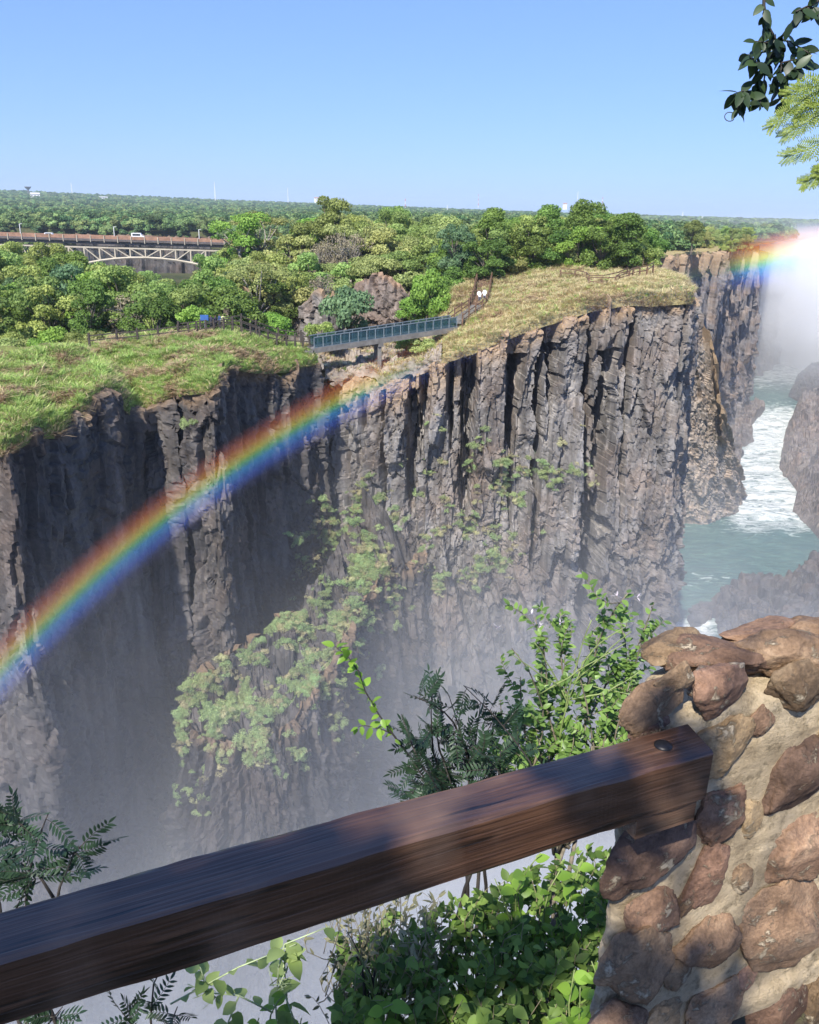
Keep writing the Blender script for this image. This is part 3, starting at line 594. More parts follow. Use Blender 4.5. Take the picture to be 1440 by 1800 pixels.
USED = set(); rt = np.random.default_rng(41)
KINDTXT = {'dark': 'dark green', 'mid': 'mid green', 'olive': 'olive green', 'lime': 'bright green', 'blue': 'blue green', 'grey': 'grey brown'}
SHTXT = {'round': 'round-crowned tree', 'tall': 'tall tree', 'bush': 'bush', 'flat': 'flat-crowned tree', 'airy': 'airy open-crowned tree', 'bare': 'half-bare twiggy tree'}
def put_tree(kind, shape, loc, s, where=None, group=None, label=None, name=None, sz=None):
    lst = TP[(kind, shape)]; p = lst[int(rt.integers(len(lst)))]
    o = copy_tree(p)
    o.name = name or ('bush' if shape == 'bush' else 'forest_tree')
    o.location = loc; o.rotation_euler = (0, 0, rt.uniform(0, 6.28)); o.scale = (s * rt.uniform(.82, 1.22), s * rt.uniform(.82, 1.22), (sz or s) * rt.uniform(0.85, 1.12))
    tag(o, label or f'{KINDTXT[kind]} {SHTXT[shape]} {where}', 'bush' if shape == 'bush' else 'tree', group)
    return o
def zone(x, y, pxr, yr):
    px = 720 + 1590 * x / y; t = (px - pxr[0]) / (pxr[1] - pxr[0]); d = (y - yr[0]) / (yr[1] - yr[0])
    return ('nearest row' if d < .2 else 'second row' if d < .4 else 'middle rows' if d < .7 else 'back rows') + ', ' + ('far left' if t < .17 else 'left' if t < .37 else 'centre' if t < .63 else 'right' if t < .83 else 'far right')
def strew(n, sampler, mix, smin, smax, mind, where, group, ceil=None):
    pts = []; tries = 0
    names = list(mix); w = np.array([mix[k] for k in names], float); w /= w.sum()
    while len(pts) < n and tries < n * 60:
        tries += 1; x, y, z = sampler()
        if any((x - a) ** 2 + (y - b) ** 2 < mind * mind for a, b in pts): continue
        k = names[rt.choice(len(names), p=w)]; sc = rt.uniform(smin, smax)
        if ceil is not None:
            q = np.array([x, y, z + (3.4 if k[1] == 'bush' else 9.3) * sc]); qx = 720 + FPX * (q @ CR) / (q @ CF); qy = 900 - FPX * (q @ CU) / (q @ CF)
            if qy < np.interp(qx, *ceil): continue
        pts.append((x, y)); put_tree(k[0], k[1], (x, y, z), sc, where + ', ' + zone(x, y, sampler.pxr, sampler.yr), group)
def px_sampler(pxr, yr, power=1.0, dz=-0.3):
    def f():
        Y = yr[0] + (yr[1] - yr[0]) * rt.random() ** power; px = rt.uniform(*pxr); p = P(px, 400, Y); return p[0], Y, float(zground(np.array([p[0]]), np.array([Y]))[0]) + dz
    f.pxr, f.yr = pxr, yr
    return f
LOWTOP = ([-100, 40, 90, 180, 260, 360, 385, 410], [430, 438, 444, 466, 470, 468, 440, 380])
# wood on the plateau above the golden slope
strew(72, px_sampler((850, 1130), (123, 165), 1.2), {('dark', 'round'): 5, ('mid', 'round'): 2, ('dark', 'tall'): 1, ('lime', 'round'): 0.6}, 0.78, 1.02, 2.6, 'above the golden slope', 'trees above the golden slope')
strew(14, px_sampler((770, 870), (118, 140)), {('blue', 'round'): 2, ('dark', 'round'): 2, ('mid', 'round'): 1}, 0.72, 0.92, 3.0, 'beside the stairway head', 'trees by the stairway')
for px, py, Y, k, sh, s in ((905, 478, 122, 'olive', 'bush', .7), (960, 466, 124, 'mid', 'bush', .6), (1000, 462, 125, 'olive', 'bush', .75), (1060, 466, 126, 'dark', 'bush', .8), (1100, 470, 127, 'dark', 'bush', .85), (1130, 470, 127, 'mid', 'bush', .9), (880, 482, 122, 'mid', 'bush', .6), (1030, 464, 126, 'olive', 'bush', .8), (825, 495, 119, 'dark', 'bush', .8), (790, 515, 115, 'dark', 'bush', .9)):
    put_tree(k, sh, tuple(P(px, py, Y)), s, 'at the edge of the golden slope', 'bushes along the golden slope')
# wooded hillside behind the footbridge
strew(115, px_sampler((395, 800), (122, 200), 0.8), {('olive', 'round'): 3, ('olive', 'flat'): 2.5, ('mid', 'round'): 2, ('mid', 'flat'): 1.5, ('olive', 'airy'): .8, ('lime', 'round'): .5, ('grey', 'bare'): 1.2, ('mid', 'tall'): 1}, 0.85, 1.25, 3.2, 'on the footbridge hillside', 'trees on the hillside')
# gully left of the hillside
strew(85, px_sampler((-60, 395), (99, 190), 0.9), {('mid', 'round'): 3, ('dark', 'round'): 2, ('dark', 'tall'): 1.5, ('mid', 'tall'): 2, ('olive', 'round'): 1, ('grey', 'bare'): .8, ('blue', 'round'): 1, ('lime', 'round'): .7}, 0.8, 1.12, 3.0, 'in the left gully', 'trees in the gully', LOWTOP)
strew(60, px_sampler((-60, 400), (195, 335)), {('mid', 'round'): 3, ('dark', 'round'): 2, ('olive', 'round'): 1.5}, 0.7, 1.1, 5.0, 'before the arch bridge', 'trees before the arch bridge', LOWTOP)
strew(24, px_sampler((-30, 400), (94.5, 99), 1.0, 0.5), {('mid', 'bush'): 2, ('olive', 'bush'): 1, ('grey', 'bush'): 1.2, ('lime', 'bush'): .5}, 0.6, 0.95, 1.8, 'behind the left fence', 'bushes behind the fence')
# scrub on the far plateau
strew(46, px_sampler((1145, 1320), (262, 420)), {('mid', 'round'): 2, ('olive', 'round'): 2, ('olive', 'bush'): 1}, 0.6, 0.95, 4.0, 'on the far plateau', 'trees on the far plateau')
# single trees that stand out
def G(px, py, Y, up=0.0): p = P(px, py, Y); return (p[0], p[1], p[2] + up)
put_tree('lime', 'airy', G(425, 450, 168, -3.0), 1.45, label='tall airy pale green tree right of the arch bridge', name='lone_tree')
put_tree('olive', 'airy', G(455, 450, 172, -3.0), 1.3, label='tall open tree with bare limbs beside the pale green one', name='lone_tree')
put_tree('dark', 'round', G(478, 572, 124), 0.88, label='dark leafy tree hanging over the pale outcrop', name='lone_tree')
put_tree('mid', 'round', G(520, 560, 128), 0.7, label='green tree beside the dark one on the outcrop', name='lone_tree')
put_tree('lime', 'bush', G(752, 560, 108), 1.05, label='bright green bush at the right end of the footbridge', name='bush', sz=1.5)
put_tree('lime', 'bush', G(728, 566, 109), 0.85, label='lower bright green bush left of the footbridge end', name='bush')
put_tree('blue', 'round', G(800, 490, 121), 0.85, label='round blue green tree left of the stairway', name='lone_tree')
put_tree('blue', 'bush', G(612, 590, 112), 1.3, label='blue green bush behind the footbridge middle', name='bush', sz=1.7)
put_tree('lime', 'bush', G(345, 585, 97), 0.8, label='bright green bush above the blue sign', name='bush')
put_tree('mid', 'round', P(1215, 438, 245), 0.9, label='lone round tree on the far plateau edge', name='lone_tree')
put_tree('lime', 'bush', G(485, 596, 108), 0.9, label='small bright bush under the pale outcrop', name='bush')
put_tree('grey', 'bare', G(570, 560, 122), 0.9, label='grey leafless tree left of the brown outcrop', name='lone_tree')
put_tree('olive', 'bush', G(745, 622, 96), 0.55, label='olive bush below the footbridge beside the shadowed gully', name='bush')
put_tree('mid', 'bush', G(715, 618, 98), 0.5, label='small green bush right of the bridge pier', name='bush')
put_tree('dark', 'bush', G(585, 612, 97), 0.6, label='dark bush under the left end of the footbridge', name='bush')
put_tree('mid', 'bush', G(565, 600, 99), 0.7, label='green bush behind the left bridge abutment', name='bush')
for ps in TP.values():
    for p in ps:
        for c in list(p.children): bpy.data.objects.remove(c)
        bpy.data.objects.remove(p)
# rock outcrops on the hillside
def outcrop(lst, h, seed, mat, label):
    tp = PL(lst); tp = [p + np.array([0, 0, 0]) for p in tp]
    cliff('cliff', tp, [(p[0], p[1] - 1.5, p[2] - h) for p in tp], 0.22, seed, mat, dict(colamp=0.5, colw=2.2, low=1.0, brk0=.3, brk1=.8), 0.8, label)
outcrop([(392, 560, 127), (404, 515, 121.5), (420, 503, 119.5), (438, 508, 119), (452, 540, 118.6), (470, 552, 119.5), (480, 565, 126)], 12, 211, M_ROCK_PALE, 'pale rock outcrop among the trees')
outcrop([(520, 560, 126), (535, 520, 122), (560, 505, 120.5), (590, 510, 120), (604, 540, 122), (610, 545, 126)], 13, 213, M_BASALT, 'grey rock outcrop behind the footbridge')
outcrop([(628, 500, 128), (645, 482, 123), (680, 474, 122), (705, 490, 121), (724, 510, 122), (735, 540, 126)], 12, 217, M_ROCK_BROWN, 'brown rock outcrop above the footbridge')

# ---- scatters: one object each (nobody could count them)
def scatter(name, pts, scl, rot, pid, protos, label):
    pc = bpy.data.collections.new(name + ' kinds')
    for k, p in enumerate(protos):
        COL.objects.unlink(p); pc.objects.link(p); p.name = f'{name}_kind{k}'
    me = bpy.data.meshes.new(name); me.vertices.add(len(pts)); me.vertices.foreach_set('co', np.asarray(pts, np.float32).ravel())
    a = me.attributes.new('rot', 'FLOAT_VECTOR', 'POINT'); a.data.foreach_set('vector', np.asarray(rot, np.float32).ravel())
    a = me.attributes.new('scl', 'FLOAT', 'POINT'); a.data.foreach_set('value', np.asarray(scl, np.float32))
    a = me.attributes.new('pid', 'INT', 'POINT'); a.data.foreach_set('value', np.asarray(pid, np.int32))
    o = bpy.data.objects.new(name, me); COL.objects.link(o)
    ng = bpy.data.node_groups.new(name, 'GeometryNodeTree')
    ng.interface.new_socket('Geometry', in_out='INPUT', socket_type='NodeSocketGeometry'); ng.interface.new_socket('Geometry', in_out='OUTPUT', socket_type='NodeSocketGeometry')
    N, L = ng.nodes, ng.links
    gi = N.new('NodeGroupInput'); go = N.new('NodeGroupOutput'); ip = N.new('GeometryNodeInstanceOnPoints'); ci = N.new('GeometryNodeCollectionInfo')
    ci.inputs['Collection'].default_value = pc; ci.inputs['Separate Children'].default_value = True; ci.inputs['Reset Children'].default_value = True
    def na(n, t): q = N.new('GeometryNodeInputNamedAttribute'); q.data_type = t; q.inputs['Name'].default_value = n; return [s for s in q.outputs if s.enabled and s.name == 'Attribute'][0]
    L.new(gi.outputs[0], ip.inputs['Points']); L.new(ci.outputs[0], ip.inputs['Instance']); ip.inputs['Pick Instance'].default_value = True
    L.new(na('pid', 'INT'), ip.inputs['Instance Index']); L.new(na('rot', 'FLOAT_VECTOR'), ip.inputs['Rotation']); L.new(na('scl', 'FLOAT'), ip.inputs['Scale'])
    L.new(ip.outputs[0], go.inputs[0])
    md = o.modifiers.new('scatter', 'NODES'); md.node_group = ng
    tag(o, label, None, None, 'stuff'); return o

def small_crown(kind, seed, n_cl, R, H, per, ls):
    rg = np.random.default_rng(seed); cl = []
    for k in range(n_cl):
        a = rg.uniform(0, 6.28); q = rg.uniform(0, 1) ** 0.5 * R; cl.append(((math.cos(a) * q, math.sin(a) * q, H * rg.uniform(0.35, 1) - 0.25 * q), rg.uniform(0.35, 0.5) * R))
    C, Nn, T = crown_points(cl, per, rg, low=-0.3); v, f, t = leaf_cloud(C, Nn, rg.uniform(.7, 1.3, len(C)) * ls, rg, 0.5, 0.65, T)
    return link_mesh('kind', v, f, LM[kind], attrs={'tint': ('FLOAT', t.astype(np.float32))})
LM['far'] = leaf_mat('far woodland leaves', (0.12, 0.2, 0.07), (0.32, 0.43, 0.16), 0.35, objvar=1.0)
LM['fardark'] = leaf_mat('far dark woodland leaves', (0.055, 0.11, 0.045), (0.15, 0.24, 0.09), 0.25, objvar=0.8)
far_protos = [small_crown('far', 400, 9, 3.6, 6.5, 5, 0.42), small_crown('far', 401, 8, 3.2, 5.5, 5, 0.42), small_crown('fardark', 402, 9, 3.4, 7.0, 5, 0.42), small_crown('far', 403, 7, 4.2, 5.2, 5, 0.42)]
rf = np.random.default_rng(77); NF = 46000
rr = np.exp(rf.uniform(math.log(200), math.log(5200), NF)); azf = np.radians(rf.uniform(-31, 31, NF))
fx_, fy_ = rr * np.sin(azf), rr * np.cos(azf); azd = np.degrees(azf)
keep = fx_ < np.where(fy_ < 700, np.interp(fy_, EDGE_Y, EDGE_X) - 3, 1e9)
keep &= ~((fy_ > 335) & (fy_ < 470) & (azd > -29) & (azd < -12.0)) & ~((fy_ < 345) & (azd < -9.5)) & ~((fy_ > 375) & (fy_ < 425) & (azd < -9)) & ~((azd > 14) & (fy_ < 262)) & ~((azd > 17) & (fy_ < 470))
keep &= ~((azd > 22.5) & (fy_ > 380) & (fy_ < 1500))
fx_, fy_, rr = fx_[keep], fy_[keep], rr[keep]; nF = len(fx_)
fz_ = zground(fx_, fy_) - 0.5
scatter('far_woodland', np.stack([fx_, fy_, fz_], 1), rf.uniform(0.75, 1.25, nF) * np.interp(rr, [200, 800, 2000, 5000], [0.95, 1.15, 1.7, 2.4]),
        np.stack([rf.normal(0, .08, nF), rf.normal(0, .08, nF), rf.uniform(0, 6.28, nF)], 1), rf.integers(0, 4, nF), far_protos, 'unbroken green woodland running to the horizon')

def tuft(seed, n, h, w, lean, mat, spread=0.16):
    rg = np.random.default_rng(seed); V, F, T = [], [], []
    for k in range(n):
        a = rg.uniform(0, 6.28); b = np.array([math.cos(a), math.sin(a), 0]) * rg.uniform(0, spread); d = np.array([math.cos(a + rg.normal(0, .6)), math.sin(a + rg.normal(0, .6)), 0]); hh = h * rg.uniform(.6, 1.2); L_ = lean * rg.uniform(.4, 1.3) * hh
        sd = np.array([-d[1], d[0], 0]) * w; i = len(V)
        for t, ww in ((0, 1), (.55, .8), (1, .12)):
            c = b + d * L_ * t * t + np.array([0, 0, hh * (t - 0.28 * t * t * min(1.6, lean))]); V += [c - sd * ww, c + sd * ww]
        F += [(i, i + 1, i + 3, i + 2), (i + 2, i + 3, i + 5, i + 4)]; T += [rg.random()] * 6
    return link_mesh('kind', V, F, mat, attrs={'tint': ('FLOAT', np.array(T, np.float32))})
GM = {'green': leaf_mat('green grass', (0.24, 0.36, 0.08), (0.48, 0.62, 0.2), 0.3, 0.7, 0.5), 'straw': leaf_mat('straw grass', (0.48, 0.4, 0.2), (0.75, 0.66, 0.38), 0.3, 0.7, 0.5),
      'tan': leaf_mat('tan dry grass', (0.36, 0.26, 0.16), (0.55, 0.42, 0.26), 0.25, 0.8, 0.5)}
def grass_on(name, surf, dens, protos, weights, label, smin, smax, seed, vmax=1.0, tan_rim=0.06, tan_noise=None):
    G_ = SURF[surf]; rg = np.random.default_rng(seed)
    a = G_[:-1, :-1]; b = G_[:-1, 1:]; c = G_[1:, :-1]; ar = np.linalg.norm(np.cross(b - a, c - a), axis=-1)
    nv = ar.shape[0]; ar[int(nv * vmax):] = 0
    pr = (ar / ar.sum()).ravel(); n = int(ar.sum() * dens); id_ = rg.choice(len(pr), n, p=pr); i, j = np.unravel_index(id_, ar.shape)
    f, g = rg.random((2, n, 1)); p = a[i, j] + (b[i, j] - a[i, j]) * f + (c[i, j] - a[i, j]) * g - [0, 0, 0.04]
    w = np.array(weights, float); pid = rg.choice(len(protos), n, p=w / w.sum())
    nz = fbm(p[:, 0] / 3.0, p[:, 1] / 3.0, seed=seed, o=3); last = len(protos) - 1
    rim = (i / nv) < tan_rim * (1 + nz * 1.5); pid = np.where(rim & (rg.random(n) < 0.75), last, pid)
    if tan_noise is not None: pid = np.where((nz > tan_noise) & (rg.random(n) < 0.7), last, pid)
    yaw = rg.normal(2.4, 0.9, n)
    return scatter(name, p, rg.uniform(smin, smax, n) * (0.85 + 0.5 * (fbm(p[:, 0] / 1.4, p[:, 1] / 1.4, seed=seed + 4) > 0.1)), np.stack([rg.normal(0, .15, n), rg.normal(0, .15, n), yaw], 1), pid, protos, label)
surfs = list(SURF)
gs = [k for k in surfs if k.startswith('grass_slope')]
def tset(seed): return [tuft(seed, 16, .42, .022, .7, GM['green']), tuft(seed + 1, 14, .5, .02, .95, GM['green']), tuft(seed + 2, 14, .45, .02, .9, GM['straw']), tuft(seed + 3, 15, .45, .024, 1.4, GM['tan'])]
grass_on('grass', gs[0], 17, tset(500), (3, 3, 1.0, .5), 'green grass covering the left mound', .7, 1.25, 21, 0.72, 0.06, 0.26)
grass_on('grass', gs[1], 17, tset(510), (3, 3, .8, .4), 'green grass covering the slope below the fence', .65, 1.15, 22, 0.8, 0.08, 0.28)
def gold(seed): return [tuft(seed, 15, .5, .022, .8, GM['straw']), tuft(seed + 1, 14, .55, .02, 1.1, GM['straw']), tuft(seed + 2, 14, .42, .022, .8, GM['green']), tuft(seed + 3, 15, .5, .024, 1.4, GM['tan'])]
grass_on('grass', gs[2], 17, gold(520), (4, 4, 1.6, .5), 'dry golden grass covering the clifftop slope', .6, 1.1, 23, 0.9, 0.08, 0.3)
grass_on('grass', 'saddle', 5, gold(530), (2, 2, 1, 3), 'thin dry grass on the rocky saddle', .5, .9, 24, 0.9, 0.3)
# plants rooted in the cliff faces
LM['cliffp'] = leaf_mat('cliff plants', (0.22, 0.31, 0.12), (0.44, 0.54, 0.25), 0.3, objvar=0.7); LM['cliffd'] = leaf_mat('dry cliff plants', (0.34, 0.32, 0.16), (0.56, 0.53, 0.3), 0.25, objvar=0.7)
cp = [small_crown('cliffp', 600, 9, .6, .5, 200, .033), small_crown('cliffp', 601, 8, .5, .6, 200, .032), small_crown('cliffd', 602, 9, .55, .42, 190, .032), small_crown('cliffd', 603, 7, .45, .4, 190, .03)]
def proj(v):
    d = v @ CF; return 720 + FPX * (v @ CR) / d, 900 - FPX * (v @ CU) / d
def plants_on(name, verts, blobs, n, label, seed, smin, smax, thr=0.0, out=(0, -0.15, 0)):
    rg = np.random.default_rng(seed); v = verts.reshape(-1, 3); x, y = proj(v); w = np.zeros(len(v))
    for bx, by, rx, ry_, a in blobs: w = np.maximum(w, a * np.exp(-((x - bx) / rx) ** 2 - ((y - by) / ry_) ** 2))
    nz = fbm(v[:, 0] / 1.8, v[:, 2] / 1.8, v[:, 1] / 1.8, seed, 3); w = w * (nz > thr) * (0.3 + np.clip(nz, 0, 1) * 2)
    id_ = rg.choice(len(v), n, p=w / w.sum()); p = v[id_] + np.array(out) + rg.normal(0, .1, (n, 3))
    return scatter(name, p, rg.uniform(smin, smax, n), np.stack([rg.normal(.25, .25, n), rg.normal(0, .25, n), rg.uniform(0, 6.28, n)], 1), rg.choice(4, n, p=[.4, .3, .2, .1]), [bpy.data.objects[q.name] for q in [o.copy() for o in cp] if COL.objects.link(q) is None], label)
cl_names = list(CLIFFS)
def by_label(t): return [o for o in bpy.data.objects if o.get('label') == t][0].name
main_v = CLIFFS[by_label('tall sunlit wall of columnar basalt in the middle')][0]
spur_v = CLIFFS[by_label('rocky spur leaning out from the foot of the cliff')][0]
head_v = CLIFFS[by_label('dark basalt headland with sunlit columns below the fence')][0]
plants_on('cliff_plants', main_v, [(690, 1000, 55, 45, 1), (640, 905, 25, 40, .8), (780, 850, 35, 60, .6), (900, 850, 35, 50, .8), (975, 830, 45, 30, .8), (835, 815, 30, 40, .6), (850, 985, 50, 50, .7), (770, 1025, 30, 22, .8), (700, 930, 60, 60, .5), (860, 930, 80, 60, .35)], 520, 'pale green plants dotted over the lower wall', 31, .55, 1.15)
plants_on('cliff_plants', spur_v, [(450, 1320, 120, 26, 1), (350, 1390, 26, 46, .7), (315, 1310, 16, 36, .9), (580, 1210, 30, 60, .7), (640, 1110, 30, 50, .7), (690, 1030, 40, 40, .6)], 330, 'green plants trailing over the rim of the rock spur', 32, .5, 1.05, -0.2)
plants_on('cliff_plants', SURF['spur_ledge'], [(440, 1230, 110, 70, 1), (560, 1090, 60, 70, .8), (580, 1060, 40, 40, .9), (640, 1000, 40, 60, .5)], 950, 'dense pale green plants carpeting the rock spur', 33, .6, 1.3, -0.12, (0, 0, -0.05))
plants_on('cliff_plants', head_v, [(575, 940, 35, 60, 1), (560, 1010, 30, 40, .8), (340, 745, 22, 8, 1.2)], 110, 'shaded plants on the dark face beside the spur', 34, .7, 1.2, -0.3)
for q in cp: bpy.data.objects.remove(q)
# ------------------------------------------------------------------ footbridge, fences, stairway, people
M_WOOD_DARK = plain('weathered dark timber', (0.06, 0.048, 0.04), 0.85, 0.3, 4.0); M_WOOD_BROWN = plain('brown timber', (0.17, 0.1, 0.06), 0.8, 0.3, 4.0)
M_CONCRETE = plain('bridge concrete', (0.17, 0.16, 0.145), 0.9, 0.2, 1.5); M_STEEL = plain('painted grey steel', (0.14, 0.17, 0.19), 0.55, 0.15, 5.0)
M_ASPHALT = plain('path paving', (0.2, 0.18, 0.16), 0.95, 0.15, 2.0)
def mesh_panel_mat():
    m, nt, N, L = new_mat('blue wire mesh')
    out = N.new('ShaderNodeOutputMaterial'); b = nd(N, 'ShaderNodeBsdfPrincipled', i_Roughness=0.5); b.inputs['Base Color'].default_value = (0.03, 0.07, 0.085, 1)
    t = N.new('ShaderNodeBsdfTransparent'); t.inputs[0].default_value = (0.62, 0.78, 0.86, 1)
    mx = nd(N, 'ShaderNodeMixShader', i_0=0.36); L.new(t.outputs[0], mx.inputs[1]); L.new(b.outputs[0], mx.inputs[2]); L.new(mx.outputs[0], out.inputs[0]); return m
M_MESH = mesh_panel_mat()
A = Vector(P(548, 612, 91.0)); B = Vector(P(797, 575, 98.5)); d = (B - A).normalized(); side = Vector((d.y, -d.x, 0)).normalized()
W = 1.5
fb = empty('footbridge', A)
def L_(p): return Vector(p) - A
mb = MB(); mb.bar(L_(A - d * 0.3), L_(B + d * 0.3), W + 0.2, 0.22, (0, 0, 1)); mb.build('deck', M_CONCRETE, fb)
for s in (-1, 1):
    o = side * (s * (W / 2 + 0.05))
    MB().bar(L_(A + o - Vector((0, 0, .22))), L_(B + o - Vector((0, 0, .22))), 0.14, 0.42).build('side_beam', M_CONCRETE, fb)
    MB().bar(L_(A + o + Vector((0, 0, 1.22))), L_(B + o + Vector((0, 0, 1.22))), 0.09, 0.09).build('handrail', M_STEEL, fb)
    MB().bar(L_(A + o + Vector((0, 0, 0.16))), L_(B + o + Vector((0, 0, 0.16))), 0.06, 0.06).build('bottom_rail', M_STEEL, fb)
    n = 17
    for k in range(n + 1):
        p = A + (B - A) * (k / n) + o; MB().bar(L_(p + Vector((0, 0, 0))), L_(p + Vector((0, 0, 1.2))), 0.09, 0.09, (0, 1, 0)).build('post', M_STEEL, fb)
        if k < n:
            q = A + (B - A) * ((k + 1) / n) + o; a = p + d * 0.05 + Vector((0, 0, .68)); b = q - d * 0.05 + Vector((0, 0, .68))
            MB().bar(L_(a), L_(b), 0.012, 0.98).build('mesh_panel', M_MESH, fb)
mid = A + (B - A) * 0.45
for s in (-.5, .5): pier = MB().bar(L_(mid + side * s - Vector((0, 0, 3.6))), L_(mid + side * s - Vector((0, 0, .4))), 0.42, 0.5).build('pier', M_CONCRETE, fb)
MB().bar(L_(mid - side * .9 - Vector((0, 0, .6))), L_(mid + side * .9 - Vector((0, 0, .6))), 0.6, 0.4).build('cap', M_CONCRETE, pier)
for p, h in ((A - d * 0.2, 2.6), (B, 2.4)): MB().bar(L_(p - Vector((0, 0, h))), L_(p - Vector((0, 0, .12))), 0.9, W + .5, (0, 1, 0)).build('abutment', M_CONCRETE, fb)
tag(fb, 'narrow footbridge with blue mesh sides across the gap', 'footbridge')

def fence(name, pts, label, mat=M_WOOD_DARK, h=1.5, rails=(0.75, 1.25), pw=0.2, rw=0.11, jitter=0.1, seed=0, group=None, cat='fence'):
    rg = np.random.default_rng(seed); base = Vector(pts[0]); f = empty(name, base); tops = []
    for k, p in enumerate(pts):
        p = Vector(p) - base; t = p + Vector((rg.normal(0, jitter * .3), rg.normal(0, jitter * .3), h + rg.normal(0, jitter)))
        MB().bar(p - Vector((0, 0, .4)), t, pw, pw, (0, 1, 0), 0.9).build('post', mat, f)
    for k in range(len(pts) - 1):
        a, b = Vector(pts[k]) - base, Vector(pts[k + 1]) - base
        for r in rails: MB().bar(a + Vector((0, -.02, r + rg.normal(0, .02))), b + Vector((0, -.02, r + rg.normal(0, .02))), rw * .6, rw).build('rail', mat, f)
    return tag(f, label, cat, group)
def along(lst): return [P(*a) for a in lst]
fence('wooden_fence', along([(158, 613, 85.5), (207, 607, 86), (243, 604, 86.3), (279, 600, 86.8), (314, 596, 87.3), (332, 594, 87.6), (347, 592, 87.9), (363, 590, 88.2), (378, 587, 88.5), (394, 584, 88.8), (409, 582, 89.2)]), 'dark timber post and rail fence along the green slope', seed=1)
fence('wooden_fence', along([(409, 582, 89.3), (426, 588, 89.6), (441, 594, 90), (457, 599, 90.2), (472, 605, 90.5), (487, 609, 90.8), (504, 611, 91), (519, 612, 91), (533, 612, 91), (545, 613, 91)]), 'dark timber fence stepping down to the left bridge end', seed=2)
fence('wooden_fence', [p + np.array([0.3, 2.0, 0.1]) for p in along([(300, 597, 87.3), (340, 592, 88), (380, 586, 88.8), (412, 582, 89.5), (440, 592, 90), (480, 606, 91), (520, 611, 91.5)])], 'far side timber fence behind the path to the bridge', seed=3)
# stairway up the golden slope
stair_px = [(800, 572, 99.0), (818, 558, 101), (838, 545, 103), (846, 528, 107), (848, 512, 111), (851, 498, 115), (854, 484, 119.5)]
SP = [Vector(P(*a)) for a in stair_px]; st = empty('stairway', SP[0])
cum = [0.0]
for a, b in zip(SP, SP[1:]): cum.append(cum[-1] + (b - a).length)
nst = 40
for k in range(nst):
    t = cum[-1] * (k + .5) / nst; i = max(j for j in range(len(cum) - 1) if cum[j] <= t); f = (t - cum[i]) / (cum[i + 1] - cum[i]); c = SP[i].lerp(SP[i + 1], f) - SP[0]; dd = (SP[i + 1] - SP[i]); dd.z = 0; dd.normalize(); sd = Vector((dd.y, -dd.x, 0))
    MB().bar(c - sd * .8 + Vector((0, 0, .25)), c + sd * .8 + Vector((0, 0, .25)), 0.5, 0.2).build('step', M_WOOD_BROWN if k > 10 else M_CONCRETE, st)
for s in (-1, 1):
    prev = None
    for k in range(15):
        t = cum[-1] * k / 14; i = max(j for j in range(len(cum) - 1) if cum[j] <= t + 1e-6 and j < len(cum) - 1); f = min(1, (t - cum[i]) / (cum[i + 1] - cum[i])); c = SP[i].lerp(SP[i + 1], f) - SP[0]; dd = (SP[i + 1] - SP[i]); dd.z = 0; dd.normalize(); p = c + Vector((dd.y, -dd.x, 0)) * (s * .95)
        MB().bar(p - Vector((0, 0, .4)), p + Vector((0, 0, 1.45)), .17, .17, (0, 1, 0)).build('post', M_WOOD_BROWN, st)
        if prev is not None:
            for h in (.65, 1.2): MB().bar(prev + Vector((0, 0, h)), p + Vector((0, 0, h)), .06, .1).build('handrail', M_WOOD_BROWN, st)
        prev = p
tag(st, 'brown timber stairway climbing the golden slope', 'stairway')
fence('wooden_fence', along([(1034, 506, 102), (1056, 508, 101), (1068, 508, 101), (1080, 507, 101.5), (1088, 500, 104), (1104, 495, 106), (1112, 490, 108), (1124, 488, 109), (1136, 486, 110), (1148, 478, 114)]), 'short brown fence near the clifftop corner', M_WOOD_BROWN, 1.15, seed=4)
fence('wooden_fence', along([(985, 490, 112), (1010, 492, 112), (1030, 497, 110), (1034, 503, 106), (1060, 503, 105), (1084, 498, 107), (1102, 489, 111)]), 'brown fence on the far side of the clifftop path', M_WOOD_BROWN, 1.1, seed=5)

